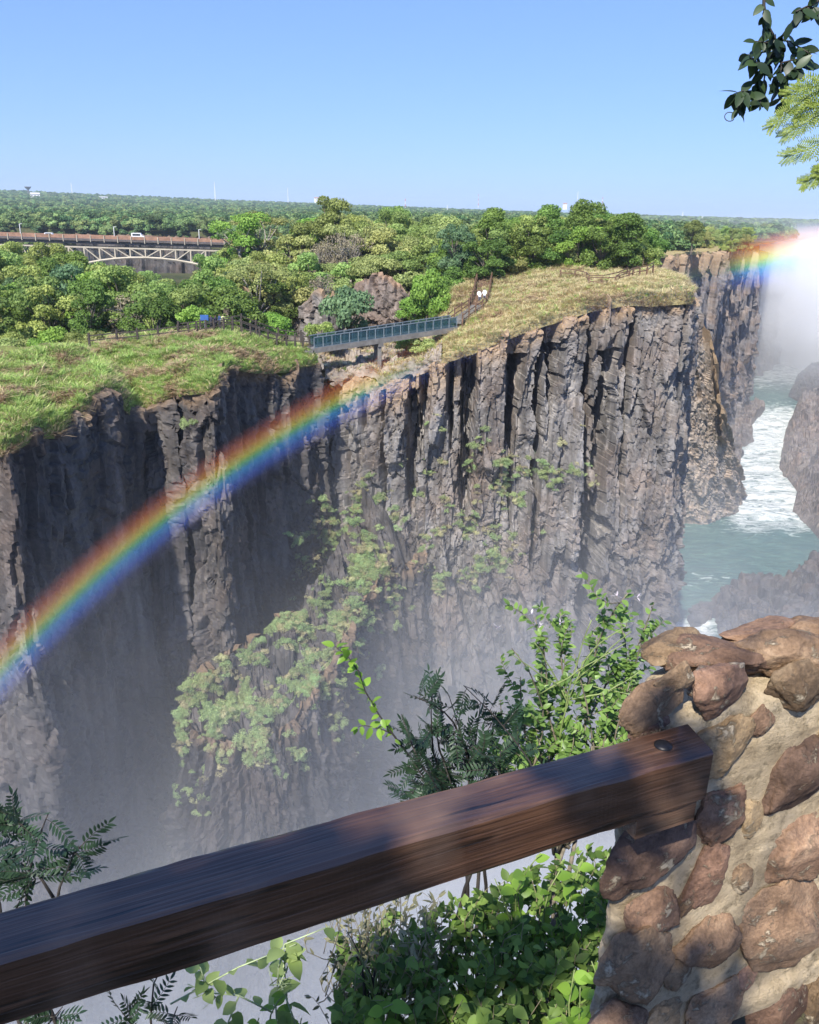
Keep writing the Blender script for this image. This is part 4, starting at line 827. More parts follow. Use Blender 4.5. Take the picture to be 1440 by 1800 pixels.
# people: one continuous skinned body each
def person_mesh(kind):
    if kind == 'sit':
        J = [((0, 0, .5), .13), ((0, -.02, .75), .14), ((0, 0, 1.0), .13), ((0, 0.0, 1.12), .06), ((0, -.03, 1.28), .1), ((-.17, 0, .98), .06), ((-.25, -.1, .75), .045), ((-.12, -.3, .62), .04), ((.17, 0, .98), .06), ((.25, -.1, .75), .045), ((.12, -.3, .62), .04),
             ((-.1, -.42, .5), .085), ((-.12, -.48, .08), .055), ((-.12, -.62, .03), .045), ((.1, -.42, .5), .085), ((.12, -.48, .08), .055), ((.12, -.62, .03), .045)]
    else:
        J = [((0, 0, .92), .14), ((0, 0, 1.15), .14), ((0, 0, 1.4), .13), ((0, 0.0, 1.5), .06), ((0, -.02, 1.66), .1), ((-.19, 0, 1.38), .06), ((-.26, .02, 1.12), .048), ((-.24, -.12, .9), .04), ((.19, 0, 1.38), .06), ((.26, .02, 1.12), .048), ((.24, -.12, .9), .04),
             ((-.1, -.02, .5), .08), ((-.12, .03, .08), .055), ((-.12, -.12, .03), .045), ((.1, .04, .5), .08), ((.12, .0, .08), .055), ((.12, -.14, .03), .045)]
    E_ = [(0, 1), (1, 2), (2, 3), (3, 4), (2, 5), (5, 6), (6, 7), (2, 8), (8, 9), (9, 10), (0, 11), (11, 12), (12, 13), (0, 14), (14, 15), (15, 16)]
    me = bpy.data.meshes.new('body'); me.from_pydata([j[0] for j in J], E_, []); o = bpy.data.objects.new('body', me); COL.objects.link(o)
    md = o.modifiers.new('s', 'SKIN'); o.modifiers.new('d', 'SUBSURF').levels = 1
    for k, (p, r) in enumerate(J): me.skin_vertices[0].data[k].radius = (r, r)
    me.skin_vertices[0].data[0].use_root = True
    dg = bpy.context.evaluated_depsgraph_get(); m2 = bpy.data.meshes.new_from_object(o.evaluated_get(dg)); bpy.data.objects.remove(o); return m2
def clothes_mat(name, top, bottom, skin, head_z, waist_z):
    m, nt, N, L = new_mat(name); out = N.new('ShaderNodeOutputMaterial'); b = nd(N, 'ShaderNodeBsdfPrincipled', i_Roughness=.8); tc = N.new('ShaderNodeTexCoord'); sp = N.new('ShaderNodeSeparateXYZ'); L.new(tc.outputs['Object'], sp.inputs[0])
    mr = nd(N, 'ShaderNodeMapRange', i_1=0.0, i_2=1.8); L.new(sp.outputs[2], mr.inputs[0])
    r = ramp(N, [(0, bottom), (waist_z / 1.8, top), (head_z / 1.8, skin), ((head_z + .2) / 1.8, (.02, .015, .01))], 'CONSTANT'); L.new(mr.outputs[0], r.inputs[0]); L.new(r.outputs[0], b.inputs['Base Color']); L.new(b.outputs[0], out.inputs[0]); return m
SK = (.16, .09, .06); ms = person_mesh('sit'); mstd = person_mesh('stand')
def person(mesh, loc, rz, mat, label, s=1.0):
    me = mesh.copy(); me.materials.clear(); me.materials.append(mat); o = bpy.data.objects.new('person', me); COL.objects.link(o); o.location = loc; o.rotation_euler = (0, 0, rz); o.scale = (s, s, s)
    me.polygons.foreach_set('use_smooth', np.ones(len(me.polygons), bool)); tag(o, label, 'person'); return o
wh = clothes_mat('white clothes', (.8, .8, .8), (.12, .12, .16), SK, 1.12, .52)
person(ms, tuple(SP[3] - Vector((.35, 0.8, -.05))), .2, wh, 'person in white top sitting on the stairway, lower of the two')
person(ms, tuple(SP[3] + Vector((.4, 0.2, .12))), -.1, wh, 'person in white top sitting on the stairway, upper of the two')
dk = clothes_mat('dark clothes', (.03, .03, .05), (.02, .02, .025), SK, 1.5, .95); bl = clothes_mat('blue jacket', (.03, .06, .16), (.03, .03, .04), SK, 1.5, .95); hv = clothes_mat('pale vest', (.6, .62, .3), (.12, .1, .08), SK, 1.5, .95)
for px, mt, lb, rz, s in ((372, dk, 'person in black standing just right of the blue sign', .3, 1.0), (380, dk, 'person in dark clothes at the fence, second from the blue sign', 1.2, .97), (387, bl, 'person in navy jacket leaning at the fence bend', -.8, 1.02), (393, hv, 'person in pale yellow vest beside the fence corner post', .5, .98)):
    person(mstd, tuple(P(px, 583 - (px - 372) * .1, 89.8)), rz, mt, lb, s)
sg = empty('signboard', P(361, 588, 89.6)); M_BLUE = plain('blue sign paint', (.04, .12, .35), .5, .1)
MB().bar((0, 0, -.3), (0, 0, 1.5), .08, .08, (0, 1, 0)).build('pole', M_STEEL, sg); MB().box((-.42, -.03, 1.45), (.42, .03, 2.0)).build('board', M_BLUE, sg); tag(sg, 'small blue signboard on a pole beside the fence', 'sign')

# ------------------------------------------------------------------ far arch bridge
M_RUST = plain('rust red parapet', (0.34, 0.19, 0.12), .8, .2, .5); M_CREAM = plain('cream steelwork', (0.5, 0.44, 0.33), .7, .12, .3); M_DECK = plain('dark deck steel', (0.12, 0.1, 0.09), .8, .2, .5)  # deck and girder get a darker steel colour
Ab = Vector(P(-90, 411.5, 392)); Bb = Vector(P(430, 427, 408)); ab = empty('arch_bridge', Ab); dB = (Bb - Ab); LB = dB.length; dB.normalize(); sB = Vector((dB.y, -dB.x, 0)).normalized(); UP = Vector((0, 0, 1))
def at_px(px): return (px + 90) / 520 * LB
def pt(t, z=0, s=0): return dB * t + UP * z + sB * s
MB().bar(pt(0, -.5), pt(LB, -.5), 9.5, .8).build('deck', M_DECK, ab); MB().bar(pt(0, -1.6), pt(LB, -1.6), 7.5, 1.1).build('deck_girder', M_DECK, ab)
for s in (-1, 1):
    par = MB().bar(pt(0, .75, s * 4.6), pt(LB, .75, s * 4.6), .25, 1.35).build('parapet', M_RUST, ab)
for k in range(22): MB().bar(pt(LB * (k + .5) / 22, -1.4, 4.95), pt(LB * (k + .5) / 22, 1.5, 4.95), .3, .3, (0, 1, 0)).build('post', M_CREAM, par)
tc_, half, rise, z_top = at_px(252), 78.0, 27.0, -3.6
def arch_z(t): return -7.4 - rise * ((t - tc_) / half) ** 2
pan = 6.6
for s in (-1, 1):
    off = s * (4.2 if s > 0 else 4.2)
    MB().bar(pt(0, z_top, off), pt(LB, z_top, off), .5, .6).build('top_chord', M_CREAM, ab)
    ts = [tc_ + (k - 13) * pan for k in range(27)]; ts = [t for t in ts if 0 < t < LB]
    mbx = MB(); mbx.tube([pt(t, arch_z(t), off) for t in ts], .55, 6); mbx.build('arch_rib', M_CREAM, ab)
    for k, t in enumerate(ts):
        MB().bar(pt(t, z_top, off), pt(t, arch_z(t), off), .55, .45, (0, 1, 0)).build('vertical', M_CREAM, ab)
        if k < len(ts) - 1:
            t2 = ts[k + 1]
            if t2 <= tc_ + .1: a, b = (t, z_top), (t2, arch_z(t2))
            else: a, b = (t, arch_z(t)), (t2, z_top)
            MB().bar(pt(a[0], a[1], off), pt(b[0], b[1], off), .42, .42, (0, 1, 0)).build('diagonal', M_CREAM, ab)
tag(ab, 'cream steel arch bridge with rust red parapet spanning the far gorge', 'bridge')
M_POLE = plain('pale pole', (.6, .6, .58), .6, .1)
for k, px in enumerate((28, 193, 346)):
    lp = empty('bridge_lamp', Ab + pt(at_px(px), 0, -4)); MB().bar((0, 0, 0), (0, 0, 5.2), .3, .3, (0, 1, 0)).build('pole', M_POLE, lp); MB().bar((0, 0, 5.1), (1.2, 0, 5.3), .25, .2).build('lamp_arm', M_POLE, lp)
    tag(lp, ('leftmost', 'middle', 'rightmost')[k] + ' pale lamp pole on the arch bridge', 'lamp pole', 'lamp poles on the arch bridge')
M_WHITE = plain('white vehicle paint', (.8, .8, .8), .35, .05); M_GLASS = plain('dark vehicle glass', (.03, .04, .05), .15, .1); M_TYRE = plain('tyre rubber', (.03, .03, .03), .9, .1)
def vehicle(px, Lg, H, label, cat, name):
    v = empty(name, Ab + pt(at_px(px), .0, 2.2)); v.rotation_euler = (0, 0, math.atan2(dB.y, dB.x))
    w = 1.0; prof = [(-Lg / 2, .45), (-Lg / 2, H * .95), (-Lg / 2 + .3, H), (Lg * .22, H), (Lg * .34, H * .62), (Lg / 2 - .05, H * .52), (Lg / 2, .45)]
    mb = MB(); n = len(prof); mb.add([(x, -w, z) for x, z in prof] + [(x, w, z) for x, z in prof], [tuple(range(n)), tuple(range(2 * n - 1, n - 1, -1))] + [(k, k + n, (k + 1) % n + n, (k + 1) % n) for k in range(n)]); mb.build('body', M_WHITE, v)
    for s in (-1, 1): MB().box((-Lg * .4, s * 1.01 - .01, H * .6), (Lg * .2, s * 1.01 + .01, H * .88)).build('side_window', M_GLASS, v)
    for x in (-Lg * .32, Lg * .32):
        for s in (-1, 1): wh_ = MB().tube([(x, s * .75, .38), (x, s * 1.02, .38)], .38, 12).build('wheel', M_TYRE, v); MB().tube([(x, s * 1.0, .38), (x, s * 1.04, .38)], .2, 10).build('rim', M_STEEL, wh_)
    tag(v, label, cat)
vehicle(240, 5.6, 3.0, 'white van crossing the middle of the arch bridge', 'van', 'van'); vehicle(86, 4.3, 2.0, 'small pale car near the left end of the arch bridge', 'car', 'car')

# ------------------------------------------------------------------ far town and masts
M_WALL = plain('white render', (.78, .77, .74), .85, .05, .2); M_ROOF = plain('pale metal roof', (.62, .6, .57), .6, .08, .2); M_TILE = plain('red tile roof', (.4, .16, .1), .8, .1, .2)
def on_hill(px, r):
    p = P(px, 380, 1.0); k = r / math.hypot(p[0], p[1]); x, y = p[0] * k, p[1] * k; return Vector((x, y, float(zground(np.array([x]), np.array([y]))[0])))
def building(px, py, r, wpx, hpx, label, roof=M_ROOF):
    b = on_hill(px, r); z = P(px, py, b.y)[2]; w = wpx * r / 1560; h = hpx * r / 1560; o = empty('house', (b.x, b.y, z)); o.rotation_euler = (0, 0, -math.atan2(b.x, b.y))
    MB().box((-w / 2, 0, -14), (w / 2, w * .4, h)).build('wall', M_WALL, o); MB().add([(-w * .53, -1, h), (w * .53, -1, h), (w * .53, w * .42, h), (-w * .53, w * .42, h), (-w * .5, w * .2, h + h * .35), (w * .5, w * .2, h + h * .35)], [(0, 1, 5, 4), (2, 3, 4, 5), (0, 4, 3), (1, 2, 5), (3, 2, 1, 0)]).build('roof', roof, o)
    n = max(2, int(w / 7))
    for k in range(n): x = -w / 2 + w * (k + .5) / n; MB().box((x - 1.2, -.06, h * .3), (x + 1.2, -.01, h * .7)).build('window', M_GLASS, o)
    tag(o, label, 'house'); return o
building(32, 354, 2300, 13, 4, 'leftmost small white house among the distant trees'); building(66, 353, 2300, 26, 4, 'long low white building below the tallest distant house'); building(66, 348, 2400, 14, 6, 'tall white house on the distant hillside at the left')
building(107, 356, 2200, 15, 4.5, 'white barn-like house right of the long white building'); building(126, 357, 2200, 7, 2.5, 'tiny pale house beside the white barn-like house'); building(185, 350, 2600, 13, 3, 'pale roof showing on the hillside above the arch bridge')
building(238, 364, 2000, 12, 2.5, 'faint pale building right of the pale hillside roof'); building(340, 366, 1900, 6, 3, 'small pale house left of the tall airy tree'); building(560, 351, 3600, 14, 3, 'red roofed house on the skyline', M_TILE); building(625, 378, 1500, 10, 4, 'white gabled house peeking over the hillside trees'); building(992, 361, 3300, 7, 3, 'red and white house on the skyline above the dark wood', M_TILE)
M_MAST_W = plain('white mast paint', (.8, .8, .8), .5, .05); M_MAST_R = plain('red mast paint', (.5, .08, .05), .5, .05)
def mast(px, y0, y1, r, label, w=2.4, red=False):
    b = on_hill(px, r); zt = P(px, y0, b.y)[2]; zb = P(px, y1, b.y)[2] - 6; H = zt - zb; o = empty('radio_mast', (b.x, b.y, zb)); n = 6
    for k in range(n):
        m_ = M_MAST_R if (red and k % 2) else M_MAST_W; z0, z1 = H * k / n, H * (k + 1) / n; s0, s1 = w * (1 - .6 * k / n), w * (1 - .6 * (k + 1) / n); mb = MB()
        for a in (0, 2.094, 4.189):
            mb.bar((math.cos(a) * s0 / 2, math.sin(a) * s0 / 2, z0), (math.cos(a) * s1 / 2, math.sin(a) * s1 / 2, z1), .55, .55, (0, 1, 0)); mb.bar((math.cos(a) * s0 / 2, math.sin(a) * s0 / 2, z0), (math.cos(a + 2.094) * s1 / 2, math.sin(a + 2.094) * s1 / 2, z1), .35, .35, (0, 1, 0))
        mb.build('mast_section', m_, o)
    tag(o, label, 'mast')
for a in ((131, 321, 336, 3000, 'thin mast on the skyline near the water tower'), (380, 320, 349, 2800, 'tall white mast above the right end of the arch bridge', 3.2), (507, 330, 352, 3000, 'thin mast right of the tall airy tree'), (712, 349, 374, 2600, 'stout red and white mast left of centre', 4.0, True), (786, 361, 373, 2400, 'short mast low among the trees left of centre', 3.5), (840, 341, 362, 3400, 'slim mast on the skyline above the blue green tree', 2.6, True),
          (1013, 336, 362, 3300, 'tall grey mast above the dark wood', 2.8), (1057, 346, 364, 3000, 'white mast right of the tall grey mast', 3.4, True), (1200, 372, 381, 2600, 'tiny mast left of the rightmost one', 3.0), (1235, 380, 398, 1600, 'rightmost white mast above the far plateau', 2.4)): mast(*a)
b = on_hill(55, 2900); zt = P(55, 328, b.y)[2]; wt = empty('water_tower', (b.x, b.y, zt)); mb = MB(); mb.tube([(0, 0, -30), (0, 0, -7)], 2.2, 10); mb.build('shaft', M_CONCRETE, wt); MB().tube([(0, 0, -9), (0, 0, -1.5), (0, 0, 0)], [2.4, 9.5, 9.5], 16).build('tank', M_CONCRETE, wt); tag(wt, 'funnel shaped water tower on the skyline at the left', 'water tower')
# ------------------------------------------------------------------ foreground: bank, rail, stone pillar, plants
KF = 1.5                                             # metres: the rail top lies about a metre below the lens
ZR = -0.66 * KF
def bank_z(x, y):
    edge = 2.15 + 0.75 * sstep(-0.5, 1.2, x) + 0.15 * vn(x * 2, y * 0, seed=3)
    left = np.clip(-0.35 - x, 0, 9)
    return -1.95 - 0.08 * np.clip(y, 0, 9) - 1.1 * np.clip(y - edge, 0, 99) ** 1.3 - 1.6 * left * sstep(0.7, 1.6, y) - 0.95 * sstep(1.05, 1.9, y) + 0.07 * fbm(x * 1.6, y * 1.6, seed=8)
bx, by = np.meshgrid(np.linspace(-6, 8, 180), np.linspace(-6, 9, 190)); bz = bank_z(bx, by); n_ = 180
ii = np.arange(189 * n_).reshape(189, n_)[:, :-1].ravel()
M_BANK = ground_mat('leaf litter soil', (0.07, 0.055, 0.04), (0.13, 0.1, 0.07), (0.16, 0.15, 0.07), 2.0)
tag(link_mesh('clifftop_ground', np.stack([bx, by, bz], -1).reshape(-1, 3), np.stack([ii, ii + 1, ii + n_ + 1, ii + n_], 1), M_BANK, smooth=True), 'dark soil bank at the viewpoint', None, None, 'structure')

# wooden rail
def wood_mat():
    m, nt, N, L = new_mat('varnished dark hardwood')
    out = N.new('ShaderNodeOutputMaterial'); b = nd(N, 'ShaderNodeBsdfPrincipled', i_Roughness=0.38); b.inputs['Specular IOR Level'].default_value = 0.5; b.inputs['Coat Weight'].default_value = 0.5; b.inputs['Coat Roughness'].default_value = 0.22
    tc = N.new('ShaderNodeTexCoord'); mp = nd(N, 'ShaderNodeMapping'); mp.inputs['Scale'].default_value = (1.6, 26, 26); L.new(tc.outputs['Object'], mp.inputs[0])
    n1 = nd(N, 'ShaderNodeTexNoise', i_Scale=1.3, i_Detail=8.0, i_Roughness=0.65, i_Distortion=0.6); L.new(mp.outputs[0], n1.inputs['Vector'])
    mp2 = nd(N, 'ShaderNodeMapping'); mp2.inputs['Scale'].default_value = (4, 160, 160); L.new(tc.outputs['Object'], mp2.inputs[0])
    n2 = nd(N, 'ShaderNodeTexNoise', i_Scale=1.0, i_Detail=3.0); L.new(mp2.outputs[0], n2.inputs['Vector'])
    n3 = nd(N, 'ShaderNodeTexNoise', i_Scale=4.0, i_Detail=4.0); L.new(tc.outputs['Object'], n3.inputs['Vector'])
    r = ramp(N, [(0.28, (0.03, 0.014, 0.009)), (0.5, (0.07, 0.033, 0.018)), (0.75, (0.13, 0.066, 0.036))]); L.new(n1.outputs[0], r.inputs[0])
    r2 = ramp(N, [(0.3, (0.5,) * 3), (0.7, (1.35,) * 3)]); L.new(n2.outputs[0], r2.inputs[0])
    mx = nd(N, 'ShaderNodeMixRGB', blend_type='MULTIPLY', i_0=1.0); L.new(r.outputs[0], mx.inputs[1]); L.new(r2.outputs[0], mx.inputs[2]); L.new(mx.outputs[0], b.inputs['Base Color'])
    mp3 = nd(N, 'ShaderNodeMapping'); mp3.inputs['Scale'].default_value = (2.2, 46, 46); L.new(tc.outputs['Object'], mp3.inputs[0]); n4 = nd(N, 'ShaderNodeTexNoise', i_Scale=1.0, i_Detail=2.0, i_Distortion=0.3); L.new(mp3.outputs[0], n4.inputs['Vector'])
    rc_ = ramp(N, [(0.345, (0.12,) * 3), (0.385, (1, 1, 1))]); L.new(n4.outputs[0], rc_.inputs[0]); mxc = nd(N, 'ShaderNodeMixRGB', blend_type='MULTIPLY', i_0=1.0); L.new(mx.outputs[0], mxc.inputs[1]); L.new(rc_.outputs[0], mxc.inputs[2])
    rw_ = ramp(N, [(0.52, (0, 0, 0)), (0.72, (0.55,) * 3)]); L.new(n3.outputs[0], rw_.inputs[0]); mxw = nd(N, 'ShaderNodeMixRGB'); L.new(rw_.outputs[0], mxw.inputs[0]); L.new(mxc.outputs[0], mxw.inputs[1]); mxw.inputs[2].default_value = (0.2, 0.125, 0.08, 1); L.new(mxw.outputs[0], b.inputs['Base Color'])   # drying cracks and scuffed patches
    rr = nd(N, 'ShaderNodeMapRange', i_3=0.28, i_4=0.62); L.new(n3.outputs[0], rr.inputs[0]); L.new(rr.outputs[0], b.inputs['Roughness'])
    bp = nd(N, 'ShaderNodeBump', i_Strength=0.7, i_Distance=0.004); L.new(n2.outputs[0], bp.inputs['Height']); L.new(bp.outputs[0], b.inputs['Normal'])
    L.new(b.outputs[0], out.inputs[0]); return m
M_RAIL = wood_mat()
r0 = PZ(0, 1690, ZR); r1 = PZ(1255, 1322, ZR); rd = r1 - r0; RL = np.linalg.norm(rd[:2]); ang = math.atan2(rd[1], rd[0])
RWD, RH = 0.068 * KF, 0.079 * KF
ra = empty('wooden_handrail', (r1[0], r1[1], ZR), ang)
nx_ = 260; xs = np.linspace(-2.6, 0, nx_); sec = []
bev = 0.006
prof = [(0, -RH), (0, -bev), (bev * .4, -bev * .4), (bev, 0), (RWD - bev, 0), (RWD - bev * .4, -bev * .4), (RWD, -bev), (RWD, -RH + bev), (RWD - bev, -RH), (bev, -RH)]
prof[0] = (0, -RH + bev)
V = []; nP = len(prof)
for k, x in enumerate(xs):
    for j, (y, z) in enumerate(prof):
        w = 0.0022 * float(vn(np.array([x * 3.0]), np.array([j * 0.6]), seed=12)[0]) + 0.0012 * float(vn(np.array([x * 14.0]), np.array([j * 1.0]), seed=13)[0])
        chip = 0.004 * max(0, float(vn(np.array([x * 9]), np.array([3.3]), seed=17)[0]) - 0.35) if j in (1, 2) else 0
        V.append((x + (0.02 * (y / RWD) if k == nx_ - 1 else 0), y + w + chip, z + w - chip))
F = [(k * nP + j, k * nP + (j + 1) % nP, (k + 1) * nP + (j + 1) % nP, (k + 1) * nP + j) for k in range(nx_ - 1) for j in range(nP)]
F = [f[::-1] for f in F] + [tuple(range(nP)), tuple((nx_ - 1) * nP + j for j in range(nP))[::-1]]
beam = link_mesh('beam', V, F, M_RAIL, ra)
M_IRON = plain('black iron bolt', (0.035, 0.034, 0.036), 0.45, 0.25, 60, 0.7)
pb = PZ(1166, 1311, ZR); lb = Matrix.Rotation(-ang, 3, 'Z') @ (Vector(pb) - Vector((r1[0], r1[1], ZR)))
mb = MB(); mb.tube([(lb.x, lb.y, -0.004), (lb.x, lb.y, 0.0025), (lb.x, lb.y, 0.0055), (lb.x, lb.y, 0.0065)], [0.0185, 0.018, 0.012, 0.003], 20); mb.build('bolt', M_IRON, beam, True)
mb = MB(); mb.box((-0.16, 0.012, -RH - 0.05), (-0.012, RWD - 0.01, -RH - 0.001)); mb.build('corbel', M_RAIL, ra)
tag(ra, 'thick dark brown wooden handrail running across the foreground', 'handrail')

# stone pillar
def stone_mat(name, c1, c2, c3):
    m, nt, N, L = new_mat(name)
    out = N.new('ShaderNodeOutputMaterial'); b = nd(N, 'ShaderNodeBsdfPrincipled', i_Roughness=0.8); b.inputs['Specular IOR Level'].default_value = 0.3
    geo = N.new('ShaderNodeNewGeometry')
    n1 = nd(N, 'ShaderNodeTexNoise', i_Scale=11.0, i_Detail=8.0, i_Roughness=0.65); n2 = nd(N, 'ShaderNodeTexNoise', i_Scale=120.0, i_Detail=6.0, i_Roughness=0.7); n3 = nd(N, 'ShaderNodeTexNoise', i_Scale=16.0, i_Detail=9.0, i_Roughness=0.72, i_Distortion=0.5)
    for n in (n1, n2, n3): L.new(geo.outputs['Position'], n.inputs['Vector'])
    r = ramp(N, [(0.3, c1), (0.55, c2), (0.75, c3)]); L.new(n1.outputs[0], r.inputs[0])
    r2 = ramp(N, [(0.3, (0.6,) * 3), (0.7, (1.3,) * 3)]); L.new(n2.outputs[0], r2.inputs[0])
    mx = nd(N, 'ShaderNodeMixRGB', blend_type='MULTIPLY', i_0=0.9); L.new(r.outputs[0], mx.inputs[1]); L.new(r2.outputs[0], mx.inputs[2])
    oi = N.new('ShaderNodeObjectInfo'); hs = N.new('ShaderNodeHueSaturation'); mv = nd(N, 'ShaderNodeMapRange', i_3=0.62, i_4=1.3); L.new(oi.outputs['Random'], mv.inputs[0]); L.new(mv.outputs[0], hs.inputs['Value']); m7 = nd(N, 'ShaderNodeMath', operation='MULTIPLY', i_1=9.7); L.new(oi.outputs['Random'], m7.inputs[0]); f7 = nd(N, 'ShaderNodeMath', operation='FRACT'); L.new(m7.outputs[0], f7.inputs[0]); mh = nd(N, 'ShaderNodeMapRange', i_3=0.488, i_4=0.515); L.new(f7.outputs[0], mh.inputs[0]); L.new(mh.outputs[0], hs.inputs['Hue']); L.new(mx.outputs[0], hs.inputs['Color'])
    r3 = ramp(N, [(0.56, (0, 0, 0)), (0.62, (0.9,) * 3)]); L.new(n3.outputs[0], r3.inputs[0])            # smears of mortar left on the stones
    m2 = nd(N, 'ShaderNodeMixRGB'); L.new(r3.outputs[0], m2.inputs[0]); L.new(hs.outputs[0], m2.inputs[1]); m2.inputs[2].default_value = (0.5, 0.41, 0.28, 1)
    L.new(m2.outputs[0], b.inputs['Base Color'])
    ad = nd(N, 'ShaderNodeMath', operation='ADD'); L.new(n2.outputs[0], ad.inputs[0]); L.new(r3.outputs[0], ad.inputs[1])
    bp = nd(N, 'ShaderNodeBump', i_Strength=0.9, i_Distance=0.007); L.new(ad.outputs[0], bp.inputs['Height']); L.new(bp.outputs[0], b.inputs['Normal'])
    L.new(b.outputs[0], out.inputs[0]); return m
M_STONES = [stone_mat('red brown fieldstone', (0.12, 0.07, 0.042), (0.29, 0.18, 0.11), (0.44, 0.3, 0.19)), stone_mat('dark brown fieldstone', (0.075, 0.046, 0.03), (0.19, 0.12, 0.08), (0.3, 0.2, 0.135)), stone_mat('tan fieldstone', (0.2, 0.12, 0.065), (0.36, 0.24, 0.14), (0.46, 0.33, 0.21))]
def mortar_mat():
    m, nt, N, L = new_mat('sandy lime mortar')
    out = N.new('ShaderNodeOutputMaterial'); b = nd(N, 'ShaderNodeBsdfPrincipled', i_Roughness=0.92); b.inputs['Specular IOR Level'].default_value = 0.15
    geo = N.new('ShaderNodeNewGeometry')
    n1 = nd(N, 'ShaderNodeTexNoise', i_Scale=9.0, i_Detail=7.0, i_Roughness=0.65); n2 = nd(N, 'ShaderNodeTexNoise', i_Scale=150.0, i_Detail=6.0, i_Roughness=0.75); n3 = nd(N, 'ShaderNodeTexNoise', i_Scale=26.0, i_Detail=6.0, i_Roughness=0.7)
    for n in (n1, n2, n3): L.new(geo.outputs['Position'], n.inputs['Vector'])
    r = ramp(N, [(0.3, (0.34, 0.26, 0.16)), (0.5, (0.56, 0.44, 0.28)), (0.72, (0.7, 0.57, 0.38))]); L.new(n1.outputs[0], r.inputs[0])
    r3 = ramp(N, [(0.33, (0.42, 0.42, 0.4)), (0.47, (1, 1, 1))]); L.new(n3.outputs[0], r3.inputs[0])
    mx = nd(N, 'ShaderNodeMixRGB', blend_type='MULTIPLY', i_0=0.85); L.new(r.outputs[0], mx.inputs[1]); L.new(r3.outputs[0], mx.inputs[2])
    L.new(mx.outputs[0], b.inputs['Base Color'])
    ad = nd(N, 'ShaderNodeMath', operation='ADD'); L.new(n2.outputs[0], ad.inputs[0]); L.new(n3.outputs[0], ad.inputs[1])
    bp = nd(N, 'ShaderNodeBump', i_Strength=1.0, i_Distance=0.01); L.new(ad.outputs[0], bp.inputs['Height']); L.new(bp.outputs[0], b.inputs['Normal'])
    L.new(b.outputs[0], out.inputs[0]); return m
M_MORTAR = mortar_mat()
uP = np.array([math.cos(ang), math.sin(ang), 0]); nP_ = np.array([-math.sin(ang), math.cos(ang), 0])
F0 = np.array([0.283, 0.985, 0]) * KF + nP_ * 0.01; ZT = -0.63 * KF; dP = unit(np.array([.33, .944, 0]))
pil = empty('stone_pillar', F0 + np.array([0, 0, -1.98]))
OFF = F0 + np.array([0, 0, -1.98])
HU, HN = 0.5, 0.15                                   # half length along the rail, half depth
cP = F0 + uP * (HU + .05) + dP * HN
th = np.linspace(0, 2 * math.pi, 340, endpoint=False); ZT0 = ZT; ZT = ZT - 0.035
zz = np.concatenate([np.linspace(-2.0, ZT - 0.04, 170), ZT - 0.04 + 0.04 * np.sin(np.linspace(0, 1, 14)[1:] * math.pi / 2)])
TH, ZZ = np.meshgrid(th, zz); ex = 0.42
cu = np.sign(np.cos(TH)) * np.abs(np.cos(TH)) ** ex; cn = np.sign(np.sin(TH)) * np.abs(np.sin(TH)) ** ex
shr = 1 - 0.35 * np.clip((ZZ - (ZT - 0.04)) / 0.04, 0, 1) ** 2
grow = 1 + 0.05 * np.clip((-1.0 - ZZ) / 0.9, 0, 1)
Q = cP[None, None, :] + uP * (cu * HU * grow * shr)[..., None] + dP * (cn * HN * grow * shr)[..., None]; Q[..., 2] = ZZ
rad = unit(Q - np.array([cP[0], cP[1], 0]) * np.array([1, 1, 0]) - np.stack([0 * ZZ, 0 * ZZ, ZZ], -1))
dsp = 0.036 * fbm(Q[..., 0] * 7, Q[..., 1] * 7, Q[..., 2] * 7, 31, 4) + 0.02 * fbm(Q[..., 0] * 22, Q[..., 1] * 22, Q[..., 2] * 22, 33, 4)
Q = Q + rad * dsp[..., None] * 1.0; Q[..., 2] += 0.6 * dsp
m_, n_ = Q.shape[:2]; ii = np.arange((m_ - 1) * n_).reshape(m_ - 1, n_); jj = (ii // n_) * n_ + (ii + 1) % n_
Fq = np.stack([ii.ravel(), jj.ravel(), jj.ravel() + n_, ii.ravel() + n_], 1)
core = link_mesh('mortar_core', Q.reshape(-1, 3) - OFF, Fq, M_MORTAR, pil, smooth=True)
top = np.concatenate([Q[-1], [[cP[0], cP[1], ZT + 0.012]]]); tg = []
rings = 26; TV = []
for k in range(rings + 1):
    f = k / rings; TV.append(Q[-1] * (1 - f) + np.array([cP[0], cP[1], ZT + 0.01]) * f)
TV = np.stack(TV); TV[..., 2] += (0.02 * fbm(TV[..., 0] * 9, TV[..., 1] * 9, seed=41, o=4) * np.minimum(1, np.arange(rings + 1) / 3)[:, None])
ii = np.arange(rings * n_).reshape(rings, n_); jj = (ii // n_) * n_ + (ii + 1) % n_
link_mesh('mortar_top', TV.reshape(-1, 3) - OFF, np.stack([ii.ravel(), jj.ravel(), jj.ravel() + n_, ii.ravel() + n_], 1), M_MORTAR, pil, smooth=True)
ZT = ZT0
bmi = bmesh.new(); bmesh.ops.create_icosphere(bmi, subdivisions=5, radius=1.0); ICO = np.array([v.co[:] for v in bmi.verts]); ICOF = np.array([[v.index for v in f.verts] for f in bmi.faces]); bmi.free()
def hit_front(px, py):
    d_ = ray(px, py); return d_ * (float(np.dot(F0, nP_)) / float(np.dot(d_, nP_)))
